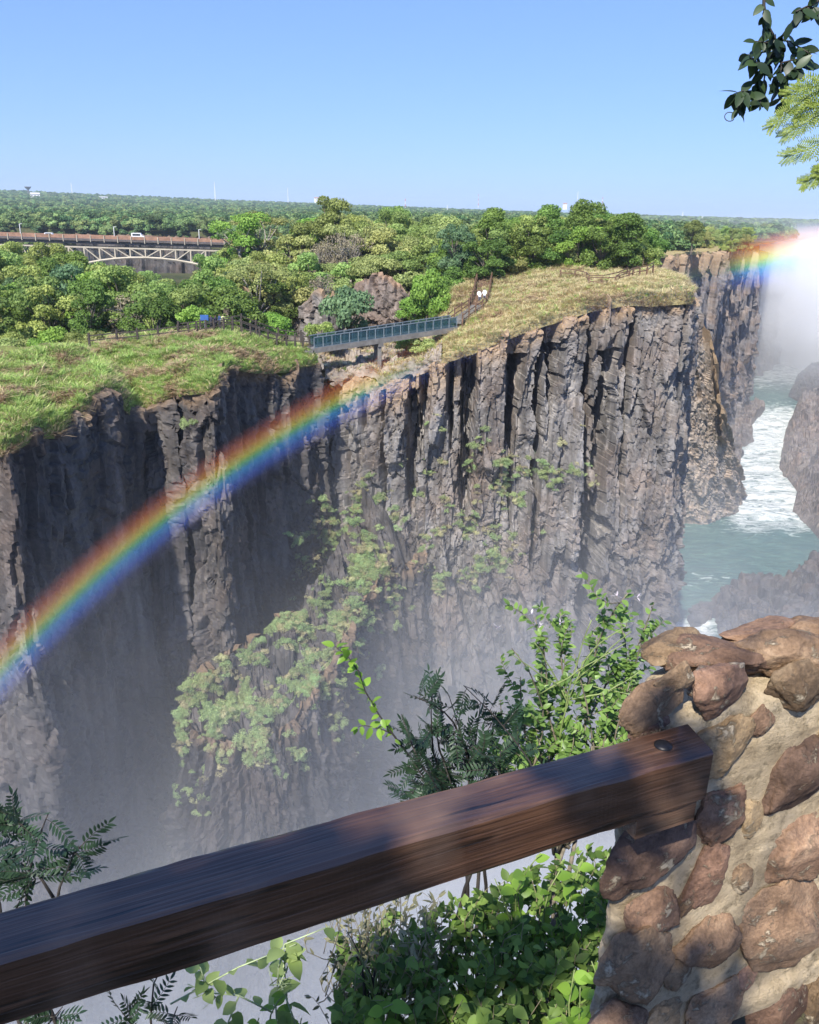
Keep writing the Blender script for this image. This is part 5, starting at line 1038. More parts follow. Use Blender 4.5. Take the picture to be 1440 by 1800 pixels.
def stone(px, py, hw, hh, rot, kind, seed, plane='f', thick=0.6, depth=0.0):
    rg = np.random.default_rng(seed); v = ICO.copy()
    for k in range(18):                                # flat broken faces
        n = unit(rg.normal(0, 1, 3)); dd = rg.uniform(0.55, 0.88); t = v @ n; v = v - np.outer(np.clip(t - dd, 0, 9) * 0.92, n)
    v = v / np.abs(v).max(0)
    nz = fbm(v[:, 0] * 1.7 + seed, v[:, 1] * 1.7, v[:, 2] * 1.7, seed, 3) * 0.16 + fbm(v[:, 0] * 5 + seed, v[:, 1] * 5, v[:, 2] * 5, seed + 5, 5) * 0.1 - 0.05 * np.clip(1 - np.abs(fbm(v[:, 0] * 2.3, v[:, 1] * 2.3 + seed, v[:, 2] * 2.3, seed + 9, 3)) / 0.06, 0, 1)
    v = v * (1 + nz[:, None])
    if plane == 't': c = PZ(px, py, ZT + 0.005); ax, ay, az = np.array([1.0, 0, 0]), np.array([0, 1.0, 0]), np.array([0, 0, 1.0]); ky = 2.0
    else: c = hit_front(px, py) - nP_ * depth; ax, ay, az = uP, np.array([0, 0, 1.0]), -nP_; ky = 1.18
    k = float(np.dot(c, CF)) / FPX; a, b2 = hw * k * 1.34, hh * k * ky * 1.2
    cr, sr = math.cos(rot), math.sin(rot); X = v[:, 0] * cr - v[:, 1] * sr if False else v[:, 0]; 
    lx = v[:, 0] * a; ly = v[:, 1] * b2; lz = v[:, 2] * min(a, b2) * thick * 0.8
    X = lx * cr - ly * sr; Y = lx * sr + ly * cr
    w = c + ax * X[:, None] + ay * Y[:, None] + az * lz[:, None]
    return link_mesh('stone', w - OFF, ICOF, M_STONES[kind], pil, smooth=True)
ST = [(1236, 1150, 88, 24, -.05, 0, 't', .8, 0), (1395, 1146, 84, 30, .05, 0, 't', .9, 0), (1262, 1210, 58, 42, .05, 0, 'f', .7, -.01), (1155, 1240, 56, 36, .5, 0, 'f', .55, -.01), (1143, 1280, 36, 20, 0, 1, 'f', .6, -.005), (1268, 1308, 54, 50, .1, 2, 'f', .45, 0), (1405, 1208, 62, 44, -.5, 0, 'f', .6, 0),
      (1400, 1360, 62, 66, .1, 1, 'f', .55, 0), (1262, 1428, 46, 46, .4, 0, 'f', .5, 0), (1392, 1490, 66, 54, -.1, 0, 'f', .6, 0), (1236, 1538, 34, 54, -.15, 0, 'f', .6, 0), (1136, 1500, 78, 56, .1, 1, 'f', .5, 0), (1152, 1606, 46, 40, .3, 0, 'f', .5, 0), (1362, 1632, 90, 80, -.2, 0, 'f', .5, 0), (1235, 1652, 54, 48, .3, 0, 'f', .6, .005),
      (1118, 1682, 58, 64, -.1, 0, 'f', .7, .01), (1264, 1760, 56, 62, .2, 2, 'f', .45, 0), (1362, 1775, 62, 52, -.3, 0, 'f', .55, 0), (1070, 1792, 60, 46, .2, 0, 'f', .8, .02), (1440, 1755, 30, 56, .1, 0, 'f', .6, 0), (1160, 1790, 40, 34, 0, 2, 'f', .4, 0), (1490, 1420, 40, 60, 0, 0, 'f', .6, 0), (1500, 1560, 50, 50, 0, 1, 'f', .6, 0), (1330, 1130, 40, 16, 0, 2, 't', .6, 0), (1500, 1250, 50, 50, 0, 2, 'f', .6, 0), (1180, 1850, 60, 40, 0, 0, 'f', .6, 0), (1320, 1870, 70, 50, 0, 1, 'f', .6, 0),
      (1340, 1118, 70, 18, .1, 0, 't', .9, 0), (1450, 1116, 70, 20, 0, 2, 't', .9, 0), (1190, 1142, 50, 20, .2, 0, 't', .9, 0), (1195, 1395, 34, 30, .4, 1, 'f', .45, 0), (1318, 1440, 22, 34, .1, 2, 'f', .4, 0), (1300, 1545, 24, 30, .3, 2, 'f', .45, 0), (1190, 1700, 26, 40, .2, 2, 'f', .4, 0), (1335, 1265, 30, 24, .2, 0, 'f', .5, 0), (1205, 1590, 20, 22, .2, 0, 'f', .4, 0), (1435, 1590, 34, 40, .2, 0, 'f', .5, 0), (1310, 1715, 24, 26, .1, 0, 'f', .5, 0), (1190, 1190, 34, 22, .3, 2, 'f', .5, 0), (1455, 1310, 30, 40, .3, 0, 'f', .5, 0)]
for k, a in enumerate(ST): stone(a[0], a[1], a[2], a[3], a[4], a[5], 700 + k, a[6], a[7], a[8])
tag(pil, 'rounded pillar of brown stones in pale mortar at the lower right', 'pillar')

# ---- plants
def leaf_mesh(name, L, W, curl, mat, tint, fold=0.25, n=5):
    V, F = [], []
    for k in range(n + 1):
        t = k / n; w = W * (math.sin(math.pi * min(1, t ** 0.8)) ** 0.8 if 0 < t < 1 else 0.02); z = -curl * L * t * t
        V += [(-w, L * t, z + fold * w), (0, L * t, z), (w, L * t, z + fold * w)]
    for k in range(n):
        a = 3 * k; F += [(a, a + 1, a + 4, a + 3), (a + 1, a + 2, a + 5, a + 4)]
    me = bpy.data.meshes.new(name); me.from_pydata(V, [], F); me.update(); me.polygons.foreach_set('use_smooth', np.ones(len(F), bool))
    at = me.attributes.new('tint', 'FLOAT', 'POINT'); at.data.foreach_set('value', np.full(len(V), tint, np.float32)); me.materials.append(mat); return me
def leaf_arrays(L, W, curl, fold=0.25, n=4):
    me = leaf_mesh('tmp', L, W, curl, None if False else M_BARK, 0, fold, n); V = np.array([v.co[:] for v in me.vertices]); F = np.array([p.vertices[:] for p in me.polygons]); bpy.data.meshes.remove(me); return V, F
class Leaves:
    """many small leaves gathered into one mesh"""
    def __init__(s): s.v = []; s.f = []; s.t = []; s.n = 0
    def add(s, proto, base, dirv, up, scale, tint):
        V, F = proto; d = np.array(dirv, float); d /= np.linalg.norm(d); x = np.cross(d, up); x /= np.linalg.norm(x) + 1e-9; z = np.cross(x, d)
        s.v.append(np.array(base) + (V[:, :1] * x + V[:, 1:2] * d + V[:, 2:3] * z) * scale); s.f.append(F + s.n); s.t.append(np.full(len(V), tint)); s.n += len(V)
    def build(s, name, mat, parent, kind='stuff'):
        o = link_mesh(name, np.concatenate(s.v), np.concatenate(s.f), mat, parent, True, {'tint': ('FLOAT', np.concatenate(s.t).astype(np.float32))})
        if kind: o['kind'] = kind
        return o
FGM = {'shrub': leaf_mat('shrub leaves', (0.07, 0.14, 0.035), (0.27, 0.42, 0.1), 0.4, 0.4, spec=0.4), 'dkpin': leaf_mat('dark pinnate leaves', (0.02, 0.045, 0.022), (0.055, 0.1, 0.05), 0.25, 0.4, spec=0.4), 'bright': leaf_mat('bright green leaves', (0.16, 0.3, 0.035), (0.34, 0.55, 0.08), 0.5, 0.4, spec=0.4),
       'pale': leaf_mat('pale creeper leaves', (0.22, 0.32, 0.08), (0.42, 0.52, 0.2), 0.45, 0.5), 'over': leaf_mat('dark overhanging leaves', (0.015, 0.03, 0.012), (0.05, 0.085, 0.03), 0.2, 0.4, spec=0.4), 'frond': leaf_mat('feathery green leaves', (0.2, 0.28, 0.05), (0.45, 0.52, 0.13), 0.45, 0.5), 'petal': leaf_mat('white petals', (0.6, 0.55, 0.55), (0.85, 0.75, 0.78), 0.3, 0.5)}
M_TWIG = plain('shrub twig', (0.2, 0.17, 0.12), 0.8, 0.25, 20); M_TWIG_DK = plain('dark twig', (0.05, 0.042, 0.035), 0.8, 0.25, 20); M_STEM_GR = plain('green stem', (0.24, 0.3, 0.1), 0.6, 0.2, 20)
LP = {'small': leaf_arrays(0.055, 0.014, 0.15), 'lance': leaf_arrays(0.05, 0.0075, 0.1), 'oval': leaf_arrays(0.06, 0.02, 0.2), 'big': leaf_arrays(0.1, 0.034, 0.25), 'needle': leaf_arrays(0.022, 0.003, 0.0)}
rp = np.random.default_rng(88)
def path(a, b, bend, n=9, sag=None):
    a = np.array(a, float); b = np.array(b, float); t = np.linspace(0, 1, n)[:, None]; L = np.linalg.norm(b - a); o = rp.normal(0, bend * L, 3) if sag is None else np.array(sag)
    return a * (1 - t) + b * t + o * (4 * t * (1 - t)) + rp.normal(0, 0.006 * L, (n, 3)) * np.sin(t * math.pi)
def interp(p, t):
    x = t * (len(p) - 1); i = min(int(x), len(p) - 2); return p[i] * (1 - (x - i)) + p[i + 1] * (x - i), unit(p[i + 1] - p[i])
def leafy(lv, p, proto, n, s, t0=0.2, tint=(0.2, 0.8), spread=0.9, droop=-0.1, whorl=1):
    for k in range(n):
        c, d = interp(p, t0 + (1 - t0) * (k + rp.random()) / n)
        for w in range(whorl):
            q = unit(np.cross(d, unit(rp.normal(0, 1, 3)))); dd = unit(d * rp.uniform(0.2, 0.7) + q * spread + np.array([0, 0, droop])); lv.add(LP[proto], c, dd, unit(rp.normal(0, .5, 3) + [0, -.35, 1]), s * rp.uniform(.65, 1.25), rp.uniform(*tint))
def pinnate(lv, mb, base, dirv, L, n, proto, s, tint=(0.2, 0.8), rad=0.0016, plane=None):
    d = unit(np.array(dirv, float)); pl = plane if plane is not None else unit(np.cross(d, rp.normal(0, 1, 3))); e = np.array(base) + d * L + np.array([0, 0, -0.12 * L]); p = path(base, e, 0.05, 6); mb.tube(p, np.linspace(rad, rad * .5, 6), 4); up = unit(np.cross(d, pl))
    if up[2] < 0: up = -up
    for k in range(n):
        c, dd = interp(p, 0.15 + 0.85 * (k + 0.5) / n)
        for sgn in (-1, 1): lv.add(LP[proto], c, unit(dd * 0.55 + pl * sgn * 0.85), unit(up + rp.normal(0, .15, 3)), s * rp.uniform(.85, 1.1) * (1 - 0.35 * abs(k / n - 0.4)), rp.uniform(*tint))
    lv.add(LP[proto], e, d, up, s, rp.uniform(*tint))

def root_stems(mb, o, spread, n, r):
    """carries the stems on down to the bank"""
    c = np.array(o.location); zb = float(bank_z(np.array([c[0]]), np.array([c[1]]))[0]) - 0.05
    for k in range(n):
        a = rp.normal(0, spread, 3); b_ = np.array([rp.normal(0, spread * 2), rp.normal(0, spread * 2), max(-3.5, zb - c[2])]); mb.tube(path(b_, a * np.array([1, 1, .2]), .03, 6), np.linspace(r * 1.5, r, 6), 6)
# shrub beyond the rail, right of the middle
DS = 3.6
sh = empty('shrub', P(985, 1480, DS)); so = np.array(sh.location)
mbt, lv, lw = MB(), Leaves(), Leaves(); mbg = MB()
base = P(985, 1480, DS) - so
tips = [(1105, 1042), (1150, 1060), (1090, 1090), (1050, 1120), (940, 1085), (960, 1120), (985, 1075), (900, 1140), (1135, 1100), (1010, 1150), (1075, 1150), (915, 1190), (880, 1230), (1110, 1190), (1060, 1220), (990, 1220), (930, 1260), (1090, 1270), (1130, 1240), (1020, 1280), (860, 1290), (955, 1320), (1120, 1300), (890, 1340), (1060, 1320)]
for (px, py) in tips:
    e = P(px, py, DS + rp.uniform(-.35, .35)) - so; b0 = base * 0 + rp.normal(0, .03, 3) + np.array([0, 0, 0.0]); mid_ = b0 * .45 + e * .55 + rp.normal(0, .06, 3) + np.array([0, 0, -.03])
    p = np.concatenate([path(b0, mid_, .06, 6), path(mid_, e, .08, 7)[1:]]); mbt.tube(p, np.linspace(0.011, 0.0022, len(p)), 5); leafy(lv, p, 'small', 34, .8, 0.4, (0.15, 0.9), 1.0, -.05, 1)
    for k in range(6):
        c, d = interp(p, rp.uniform(.4, .95)); q = unit(d + rp.normal(0, .8, 3) + [0, 0, .3]); p2 = path(c, c + q * rp.uniform(.09, .22), .1, 5); mbt.tube(p2, np.linspace(.003, .0013, 5), 4); leafy(lv, p2, 'small', 20, .75, 0.2, (0.2, 1.0), 1.0, 0, 1)
for (px, py) in ((875, 1105), (935, 1080), (985, 1095), (1035, 1085), (1120, 1050), (950, 1100), (1085, 1048)):
    c = P(px, py, DS) - so
    for k in range(6): lw.add(LP['lance'], c, unit(rp.normal(0, 1, 3) + [0, 0, .8]), [0, 0.3, 1], rp.uniform(.4, .7), rp.random())
for (a, b) in (((1010, 1200), (1110, 1110)), ((1000, 1230), (1125, 1180)), ((1000, 1240), (940, 1130)), ((990, 1270), (1040, 1090)), ((1000, 1200), (1130, 1225)), ((985, 1300), (1020, 1180)), ((950, 1220), (1100, 1130)), ((1020, 1180), (1095, 1105)), ((990, 1210), (900, 1150))):
    mbg.tube(path(P(*a, DS - .25) - so, P(*b, DS - .3) - so, .07, 9), np.linspace(.0042, .0022, 9), 5)
root_stems(mbt, sh, .03, 5, .011); mbt.build('stem', M_TWIG, sh, True); mbg.build('vine_stem', M_STEM_GR, sh, True); lv.build('leaves', FGM['shrub'], sh); lw.build('flower', FGM['petal'], sh, None)
tag(sh, 'bushy light green shrub with white flowers beside the stone pillar', 'shrub')
# darker pinnate shrub to its left
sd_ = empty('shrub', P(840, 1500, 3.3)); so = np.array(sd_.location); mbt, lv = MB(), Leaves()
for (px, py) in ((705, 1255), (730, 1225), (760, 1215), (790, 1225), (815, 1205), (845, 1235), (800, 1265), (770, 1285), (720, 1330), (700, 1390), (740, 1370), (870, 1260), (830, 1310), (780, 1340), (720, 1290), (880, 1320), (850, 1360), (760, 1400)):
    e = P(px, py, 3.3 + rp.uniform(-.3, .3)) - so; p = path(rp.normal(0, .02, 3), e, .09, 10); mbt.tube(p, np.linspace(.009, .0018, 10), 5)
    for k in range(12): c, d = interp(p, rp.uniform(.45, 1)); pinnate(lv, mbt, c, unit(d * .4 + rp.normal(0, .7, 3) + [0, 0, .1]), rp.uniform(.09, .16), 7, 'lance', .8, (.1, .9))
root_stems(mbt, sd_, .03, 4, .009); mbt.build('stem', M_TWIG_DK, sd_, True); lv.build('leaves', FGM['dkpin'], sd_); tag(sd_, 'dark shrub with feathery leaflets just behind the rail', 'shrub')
# bright sprig arching up left
sp_ = empty('sprig', P(700, 1300, 3.2)); so = np.array(sp_.location); mbt = MB(); p = np.array([P(*a, 3.2) - so for a in ((720, 1330), (690, 1290), (665, 1255), (642, 1215), (630, 1180), (612, 1155), (588, 1135))]); mbt.tube(p, np.linspace(.005, .0018, 7), 5)
p2 = np.array([P(*a, 3.2) - so for a in ((690, 1290), (665, 1280), (640, 1275), (625, 1280))]); mbt.tube(p2, np.linspace(.003, .0015, 4), 5); mbt.build('stem', M_TWIG_DK, sp_, True)
lm = [leaf_mesh('leaf', .062, .0165, .2, FGM['bright'], t) for t in (.25, .55, .9)]
def leaf_obj(parent, me, loc, d, up, s):
    d = Vector(d).normalized(); x = d.cross(Vector(up)).normalized(); z = x.cross(d); o = bpy.data.objects.new('leaf', me); COL.objects.link(o); o.parent = parent; m4 = Matrix((x, d, z)).transposed().to_4x4(); m4.translation = Vector(loc); o.matrix_local = m4 @ Matrix.Scale(s, 4); return o
for pp_, n in ((p, 34), (p2, 9)):
    for k in range(n):
        c, d = interp(pp_, .12 + .88 * (k + rp.random()) / n); leaf_obj(sp_, lm[int(rp.integers(3))], c, unit(d * .35 + rp.normal(0, .6, 3) + [0, 0, -.25]), unit(rp.normal(0, .4, 3) + [0, -.3, 1]), rp.uniform(.6, 1.05))
tag(sp_, 'bright leafy sprig arching up beside the dark shrub', 'sprig')
# sapling with pinnate leaves at the left
sl = empty('sapling', P(40, 1720, 2.6)); so = np.array(sl.location); mbt, lv = MB(), Leaves()
for stem in (((40, 1700), (48, 1560), (60, 1490), (85, 1430)), ((90, 1640), (105, 1560), (130, 1500), (150, 1480)), ((-5, 1640), (-20, 1560), (-30, 1480), (10, 1435)), ((5, 1640), (0, 1590), (-10, 1550)), ((60, 1490), (40, 1450), (15, 1440)), ((95, 1580), (70, 1540), (50, 1535))):
    p = np.array([P(*a, 2.6) - so for a in stem]); mbt.tube(p, np.linspace(.007, .0022, len(p)), 6)
    for k in range(10): c, d = interp(p, rp.uniform(.35, 1)); pinnate(lv, mbt, c, unit(d * .3 + np.array([rp.normal(0, .8), rp.normal(0, .5), rp.normal(.15, .4)])), rp.uniform(.1, .16), 7, 'lance', .85, (.1, .9))
root_stems(mbt, sl, .05, 3, .008); mbt.build('stem', M_TWIG_DK, sl, True); lv.build('leaves', FGM['dkpin'], sl); tag(sl, 'dark green sapling with pinnate leaves above the rail at the left', 'sapling')
sl = empty('sapling', P(270, 1850, 2.3)); so = np.array(sl.location); mbt, lv = MB(), Leaves()
for stem in (((270, 1900), (265, 1790), (270, 1730), (285, 1700)), ((250, 1880), (230, 1800), (215, 1780)), ((280, 1860), (300, 1800), (312, 1770)), ((80, 1900), (85, 1800), (110, 1770))):
    p = np.array([P(*a, 2.3) - so for a in stem]); mbt.tube(p, np.linspace(.005, .002, len(p)), 6)
    for k in range(7): c, d = interp(p, rp.uniform(.4, 1)); pinnate(lv, mbt, c, unit(d * .3 + np.array([rp.normal(0, .8), rp.normal(0, .5), rp.normal(.1, .3)])), rp.uniform(.08, .13), 6, 'lance', .75, (.1, .9))
root_stems(mbt, sl, .05, 3, .008); mbt.build('stem', M_TWIG_DK, sl, True); lv.build('leaves', FGM['dkpin'], sl); tag(sl, 'small pinnate sapling below the rail at the lower left', 'sapling')
# broad-leaved plants below the rail
BL = [leaf_mesh('leaf', .1, .034, c, FGM['bright'], t, .2, 6) for c, t in ((.2, .15), (.35, .5), (.1, .9))]
def broad_plant(spots, depth, n_leaf, s, label, seed_px, tint_ok=3):
    o = empty('broadleaf_plant', P(seed_px[0], seed_px[1], depth)); so = np.array(o.location); mbt = MB()
    for (px, py) in spots:
        e = P(px, py, depth + rp.uniform(-.12, .12)) - so; b0 = np.array([e[0] * .45, e[1] * .5, min(-.05, e[2] - .4)]); p = path(b0, e, .06, 7); mbt.tube(p, np.linspace(.0045, .002, 7), 5)
        for k in range(n_leaf):
            c, d = interp(p, .25 + .75 * (k + .5) / n_leaf); a = k * 2.4 + rp.uniform(0, .7); q = np.array([math.cos(a), math.sin(a), rp.uniform(-.1, .35)]); leaf_obj(o, BL[int(rp.integers(tint_ok))], c, unit(q + d * .25), unit(rp.normal(0, .3, 3) + [0, -.25, 1]), s * rp.uniform(.55, 1.05))
    mbt.build('stem', M_STEM_GR, o, True); tag(o, label, 'plant'); return o
broad_plant([(1025, 1510), (1060, 1560), (1040, 1600), (985, 1530), (950, 1500), (1070, 1500), (960, 1590), (1000, 1560)], 2.55, 6, .72, 'broad leaved plant rising between rail and pillar', (1010, 1760))
broad_plant([(870, 1545), (900, 1590), (880, 1630), (920, 1530), (850, 1580), (790, 1620), (830, 1660), (940, 1640), (905, 1560)], 2.6, 6, .78, 'broad leaved plant below the middle of the rail', (880, 1800))
broad_plant([(1040, 1690), (1055, 1715), (1020, 1735), (1065, 1745), (1030, 1770), (1010, 1705)], 1.95, 6, .8, 'bright yellow green plant tucked against the pillar foot', (1040, 1850))
broad_plant([(650, 1750), (690, 1765), (720, 1780), (640, 1785), (760, 1770), (800, 1750), (675, 1795)], 2.15, 6, .7, 'low bright plant at the bottom edge below the rail', (700, 1880))
broad_plant([(480, 1760), (500, 1700), (455, 1790), (510, 1740), (530, 1790)], 2.15, 5, .6, 'pale creeper hanging at the bottom left of centre', (490, 1880))
# dense low undergrowth
ug, ugd = Leaves(), Leaves(); mbt = MB(); M_DRY = plain('dry stalk', (0.3, 0.25, 0.15), .8, .2, 20)
uo = empty('undergrowth', P(860, 1750, 2.6)); so = np.array(uo.location)
for k in range(760):
    px, py = rp.uniform(600, 1090), rp.uniform(1490, 1960); Y = min(3.3, -2.8 / P(px, py, 1.0)[2]) * rp.uniform(.84, 1.0)
    if py < 1880 - px * .38: continue
    c = P(px, py, Y) - so; p = path(c + np.array([rp.normal(0, .05), .05, -.2]), c, .12, 5); mbt.tube(p, np.linspace(.0028, .001, 5), 4); leafy(ug, p, 'oval' if rp.random() < .35 else 'small', 10, rp.uniform(.45, 1.0), .2, (.0, 1), 1.0, .05)
for k in range(150):
    px, py = rp.uniform(590, 760), rp.uniform(1560, 1790); c = P(px, py, rp.uniform(2.2, 2.8)) - so; p = path(c + np.array([rp.normal(0, .04), 0, -.22]), c + np.array([rp.normal(0, .06), 0, .05]), .15, 6); mbt.tube(p, np.linspace(.002, .0008, 6), 4); leafy(ugd, p, 'lance', 6, .7, .3, (.2, 1), .8, .1)
mbt.build('stalks', M_DRY, uo, True)['kind'] = 'stuff'; ug.build('leaves', leaf_mat('undergrowth leaves', (.05, .1, .025), (.3, .44, .1), .45, .45), uo); ugd.build('dry_leaves', leaf_mat('faded leaves', (.16, .16, .08), (.36, .34, .2), .3), uo); tag(uo, 'tangled green undergrowth below the rail beside the pillar', 'undergrowth', None, 'stuff')
# aloe-like rosette and pale pods
al = empty('succulent', P(660, 1800, 2.3)); so = np.array(al.location)
for k in range(15):
    e = P(rp.uniform(580, 740), rp.uniform(1620, 1720), 2.3 + rp.uniform(-.2, .2)) - so; p = path(rp.normal(0, .03, 3), e, .0, 8, sag=[-.25 * e[0], 0, .05]); mb = MB(); mb.tube(p, np.linspace(.0085, .0012, 8) * rp.uniform(.7, 1.1), 5); mb.build('leaf', M_TWIG_DK if k % 3 else M_STEM_GR, al, True)
tag(al, 'dark curved succulent leaves below the rail', 'succulent')
cr = empty('creeper', P(480, 1850, 2.15)); so = np.array(cr.location); mbt = MB(); lv = Leaves()
for pts_ in (((490, 1900), (485, 1770), (490, 1700), (500, 1660), (580, 1628)), ((480, 1780), (420, 1750), (365, 1745), (330, 1730)), ((365, 1745), (352, 1700)), ((490, 1720), (520, 1800), (560, 1850)), ((490, 1700), (505, 1665), (512, 1690)), ((420, 1750), (400, 1800), (390, 1840)), ((300, 1765), (420, 1700), (520, 1660))):
    p = np.array([P(*a, 2.15) - so for a in pts_]); mbt.tube(p, np.linspace(.0035, .0018, len(p)), 5); leafy(lv, p, 'oval', 7, 1.15, .1, (.2, 1), .9, -.2)
for c in ((490, 1720), (365, 1745), (500, 1690)):
    c = P(*c, 2.15) - so
    for k in range(7): mbt.tube([c, c + unit(rp.normal(0, 1, 3)) * .035, c + unit(rp.normal(0, 1, 3)) * .05], [.0016, .0026, .0008], 4)
mbt.build('stem', plain('pale green stem', (.42, .5, .25), .6, .15, 20), cr, True); lv.build('leaves', FGM['pale'], cr); tag(cr, 'pale green creeper with thin pods below the rail', 'creeper')

# overhanging branch, top right
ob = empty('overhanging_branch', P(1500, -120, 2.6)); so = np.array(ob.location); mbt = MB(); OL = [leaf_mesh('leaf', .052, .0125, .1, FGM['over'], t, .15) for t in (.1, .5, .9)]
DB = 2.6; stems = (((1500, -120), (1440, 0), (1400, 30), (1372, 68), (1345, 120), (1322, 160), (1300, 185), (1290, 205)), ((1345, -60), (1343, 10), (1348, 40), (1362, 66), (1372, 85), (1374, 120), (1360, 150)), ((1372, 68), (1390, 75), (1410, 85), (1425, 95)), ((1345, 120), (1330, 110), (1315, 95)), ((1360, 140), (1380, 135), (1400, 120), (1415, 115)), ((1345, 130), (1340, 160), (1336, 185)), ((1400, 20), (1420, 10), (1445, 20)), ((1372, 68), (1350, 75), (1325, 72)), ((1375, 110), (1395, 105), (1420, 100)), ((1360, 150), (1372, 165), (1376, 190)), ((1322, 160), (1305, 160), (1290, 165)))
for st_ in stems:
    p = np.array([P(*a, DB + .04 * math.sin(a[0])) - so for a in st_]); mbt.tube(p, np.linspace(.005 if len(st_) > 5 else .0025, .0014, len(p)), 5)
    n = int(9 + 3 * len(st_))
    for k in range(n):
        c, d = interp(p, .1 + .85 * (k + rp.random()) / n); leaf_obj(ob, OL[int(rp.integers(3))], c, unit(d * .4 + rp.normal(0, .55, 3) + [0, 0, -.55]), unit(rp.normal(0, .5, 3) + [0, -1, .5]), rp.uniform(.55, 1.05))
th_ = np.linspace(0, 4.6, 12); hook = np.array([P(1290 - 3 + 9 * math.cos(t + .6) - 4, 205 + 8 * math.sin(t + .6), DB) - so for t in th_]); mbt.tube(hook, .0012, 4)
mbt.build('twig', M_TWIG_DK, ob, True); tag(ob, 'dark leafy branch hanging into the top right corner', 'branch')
fr = empty('feathery_branch', P(1560, 60, 2.4)); so = np.array(fr.location); mbt, lv = MB(), Leaves()
for a, b in (((1500, 130), (1352, 225)), ((1520, 150), (1378, 238)), ((1520, 215), (1380, 275)), ((1520, 260), (1412, 322)), ((1500, 180), (1400, 200)), ((1480, 145), (1385, 165)), ((1540, 240), (1440, 300))):
    p = path(P(*a, 2.4) - so, P(*b, 2.4) - so, .04, 12); mbt.tube(p, np.linspace(.003, .001, 12), 4)
    for k in range(17):
        c, d = interp(p, .15 + .85 * k / 17)
        for sg in (-1, 1):
            q = unit(d * .8 + np.array([0, rp.normal(0, .25), sg * .55 - .2])); L_f = .062 * (1.15 - .75 * k / 17)
            for j in range(9):
                cc = c + q * L_f * (j + .5) / 9
                for s2 in (-1, 1): lv.add(LP['needle'], cc, unit(q * .7 + unit(np.cross(q, [0, 1, 0])) * s2), [0, -1, .3], .42, rp.random())
mbt.build('twig', M_STEM_GR, fr, True); lv.build('leaves', FGM['frond'], fr); tag(fr, 'light green feathery leaves at the right edge below the dark branch', 'branch')

# the tree that shades the viewpoint: its crown stands between the sun and the rail, behind the viewer
shade = empty('shade_tree', (-3.2, -4.6, -2.1)); so = np.array(shade.location); mbt = MB(); lv = Leaves()
mbt.tube([(0, 0, -.5), (.1, .1, 1.5), (.3, .2, 3.0), (.5, .5, 4.4)], [.2, .16, .13, .09], 10); ts = np.array(TO_SUN[:])
rng_s = np.random.default_rng(5); SHL = leaf_arrays(.1, .03, .1)
# lit flecks on the rail and pillar that the gaps in the crown let through (positions on the plane of the rail top)
GAPS = [(PZ(800, 1420, ZR), .2), (PZ(690, 1460, ZR), .08), (PZ(910, 1395, ZR), .09), (PZ(30, 1640, ZR), .05)]
cnt = 0
for k in range(9000):
    q = np.array([rng_s.uniform(-1.6, 1.2), rng_s.uniform(.3, 2.6), ZR]); n1_ = fbm(np.array([q[0] * 2.2]), np.array([q[1] * 2.2]), seed=55, o=2)[0]
    across = float(np.dot(q - np.array([r1[0], r1[1], ZR]), [-math.sin(ang), math.cos(ang), 0])); alongr = float(np.dot(q - np.array([r1[0], r1[1], ZR]), [math.cos(ang), math.sin(ang), 0]))
    if any(np.hypot(*(q[:2] - g[:2])) < r for g, r in GAPS): continue
    on_rail = (-0.15 if alongr < -.55 else -.08) < across < 0.12 and alongr < 0.03
    if not on_rail and n1_ < (.34 if alongr < -.6 else .46): continue
    if on_rail and n1_ < -.5: continue
    c = q + ts * rng_s.uniform(4.6, 6.4) - so; lv.add(SHL, c, unit(rng_s.normal(0, 1, 3)), unit(rng_s.normal(0, .5, 3) + ts), rng_s.uniform(.7, 1.2), rng_s.random()); cnt += 1
for k in range(26):
    q = np.array([rng_s.uniform(-1.4, .9), rng_s.uniform(.5, 2.2), ZR]); c = q + ts * 5.6 - so; mbt.tube(path((.5, .5, 4.2), c, .06, 6), np.linspace(.04, .008, 6), 5)
mbt.build('trunk', M_BARK, shade, True); lv.build('crown', FGM['shrub'], shade, None); tag(shade, 'leafy tree behind the viewpoint shading the rail', 'tree')
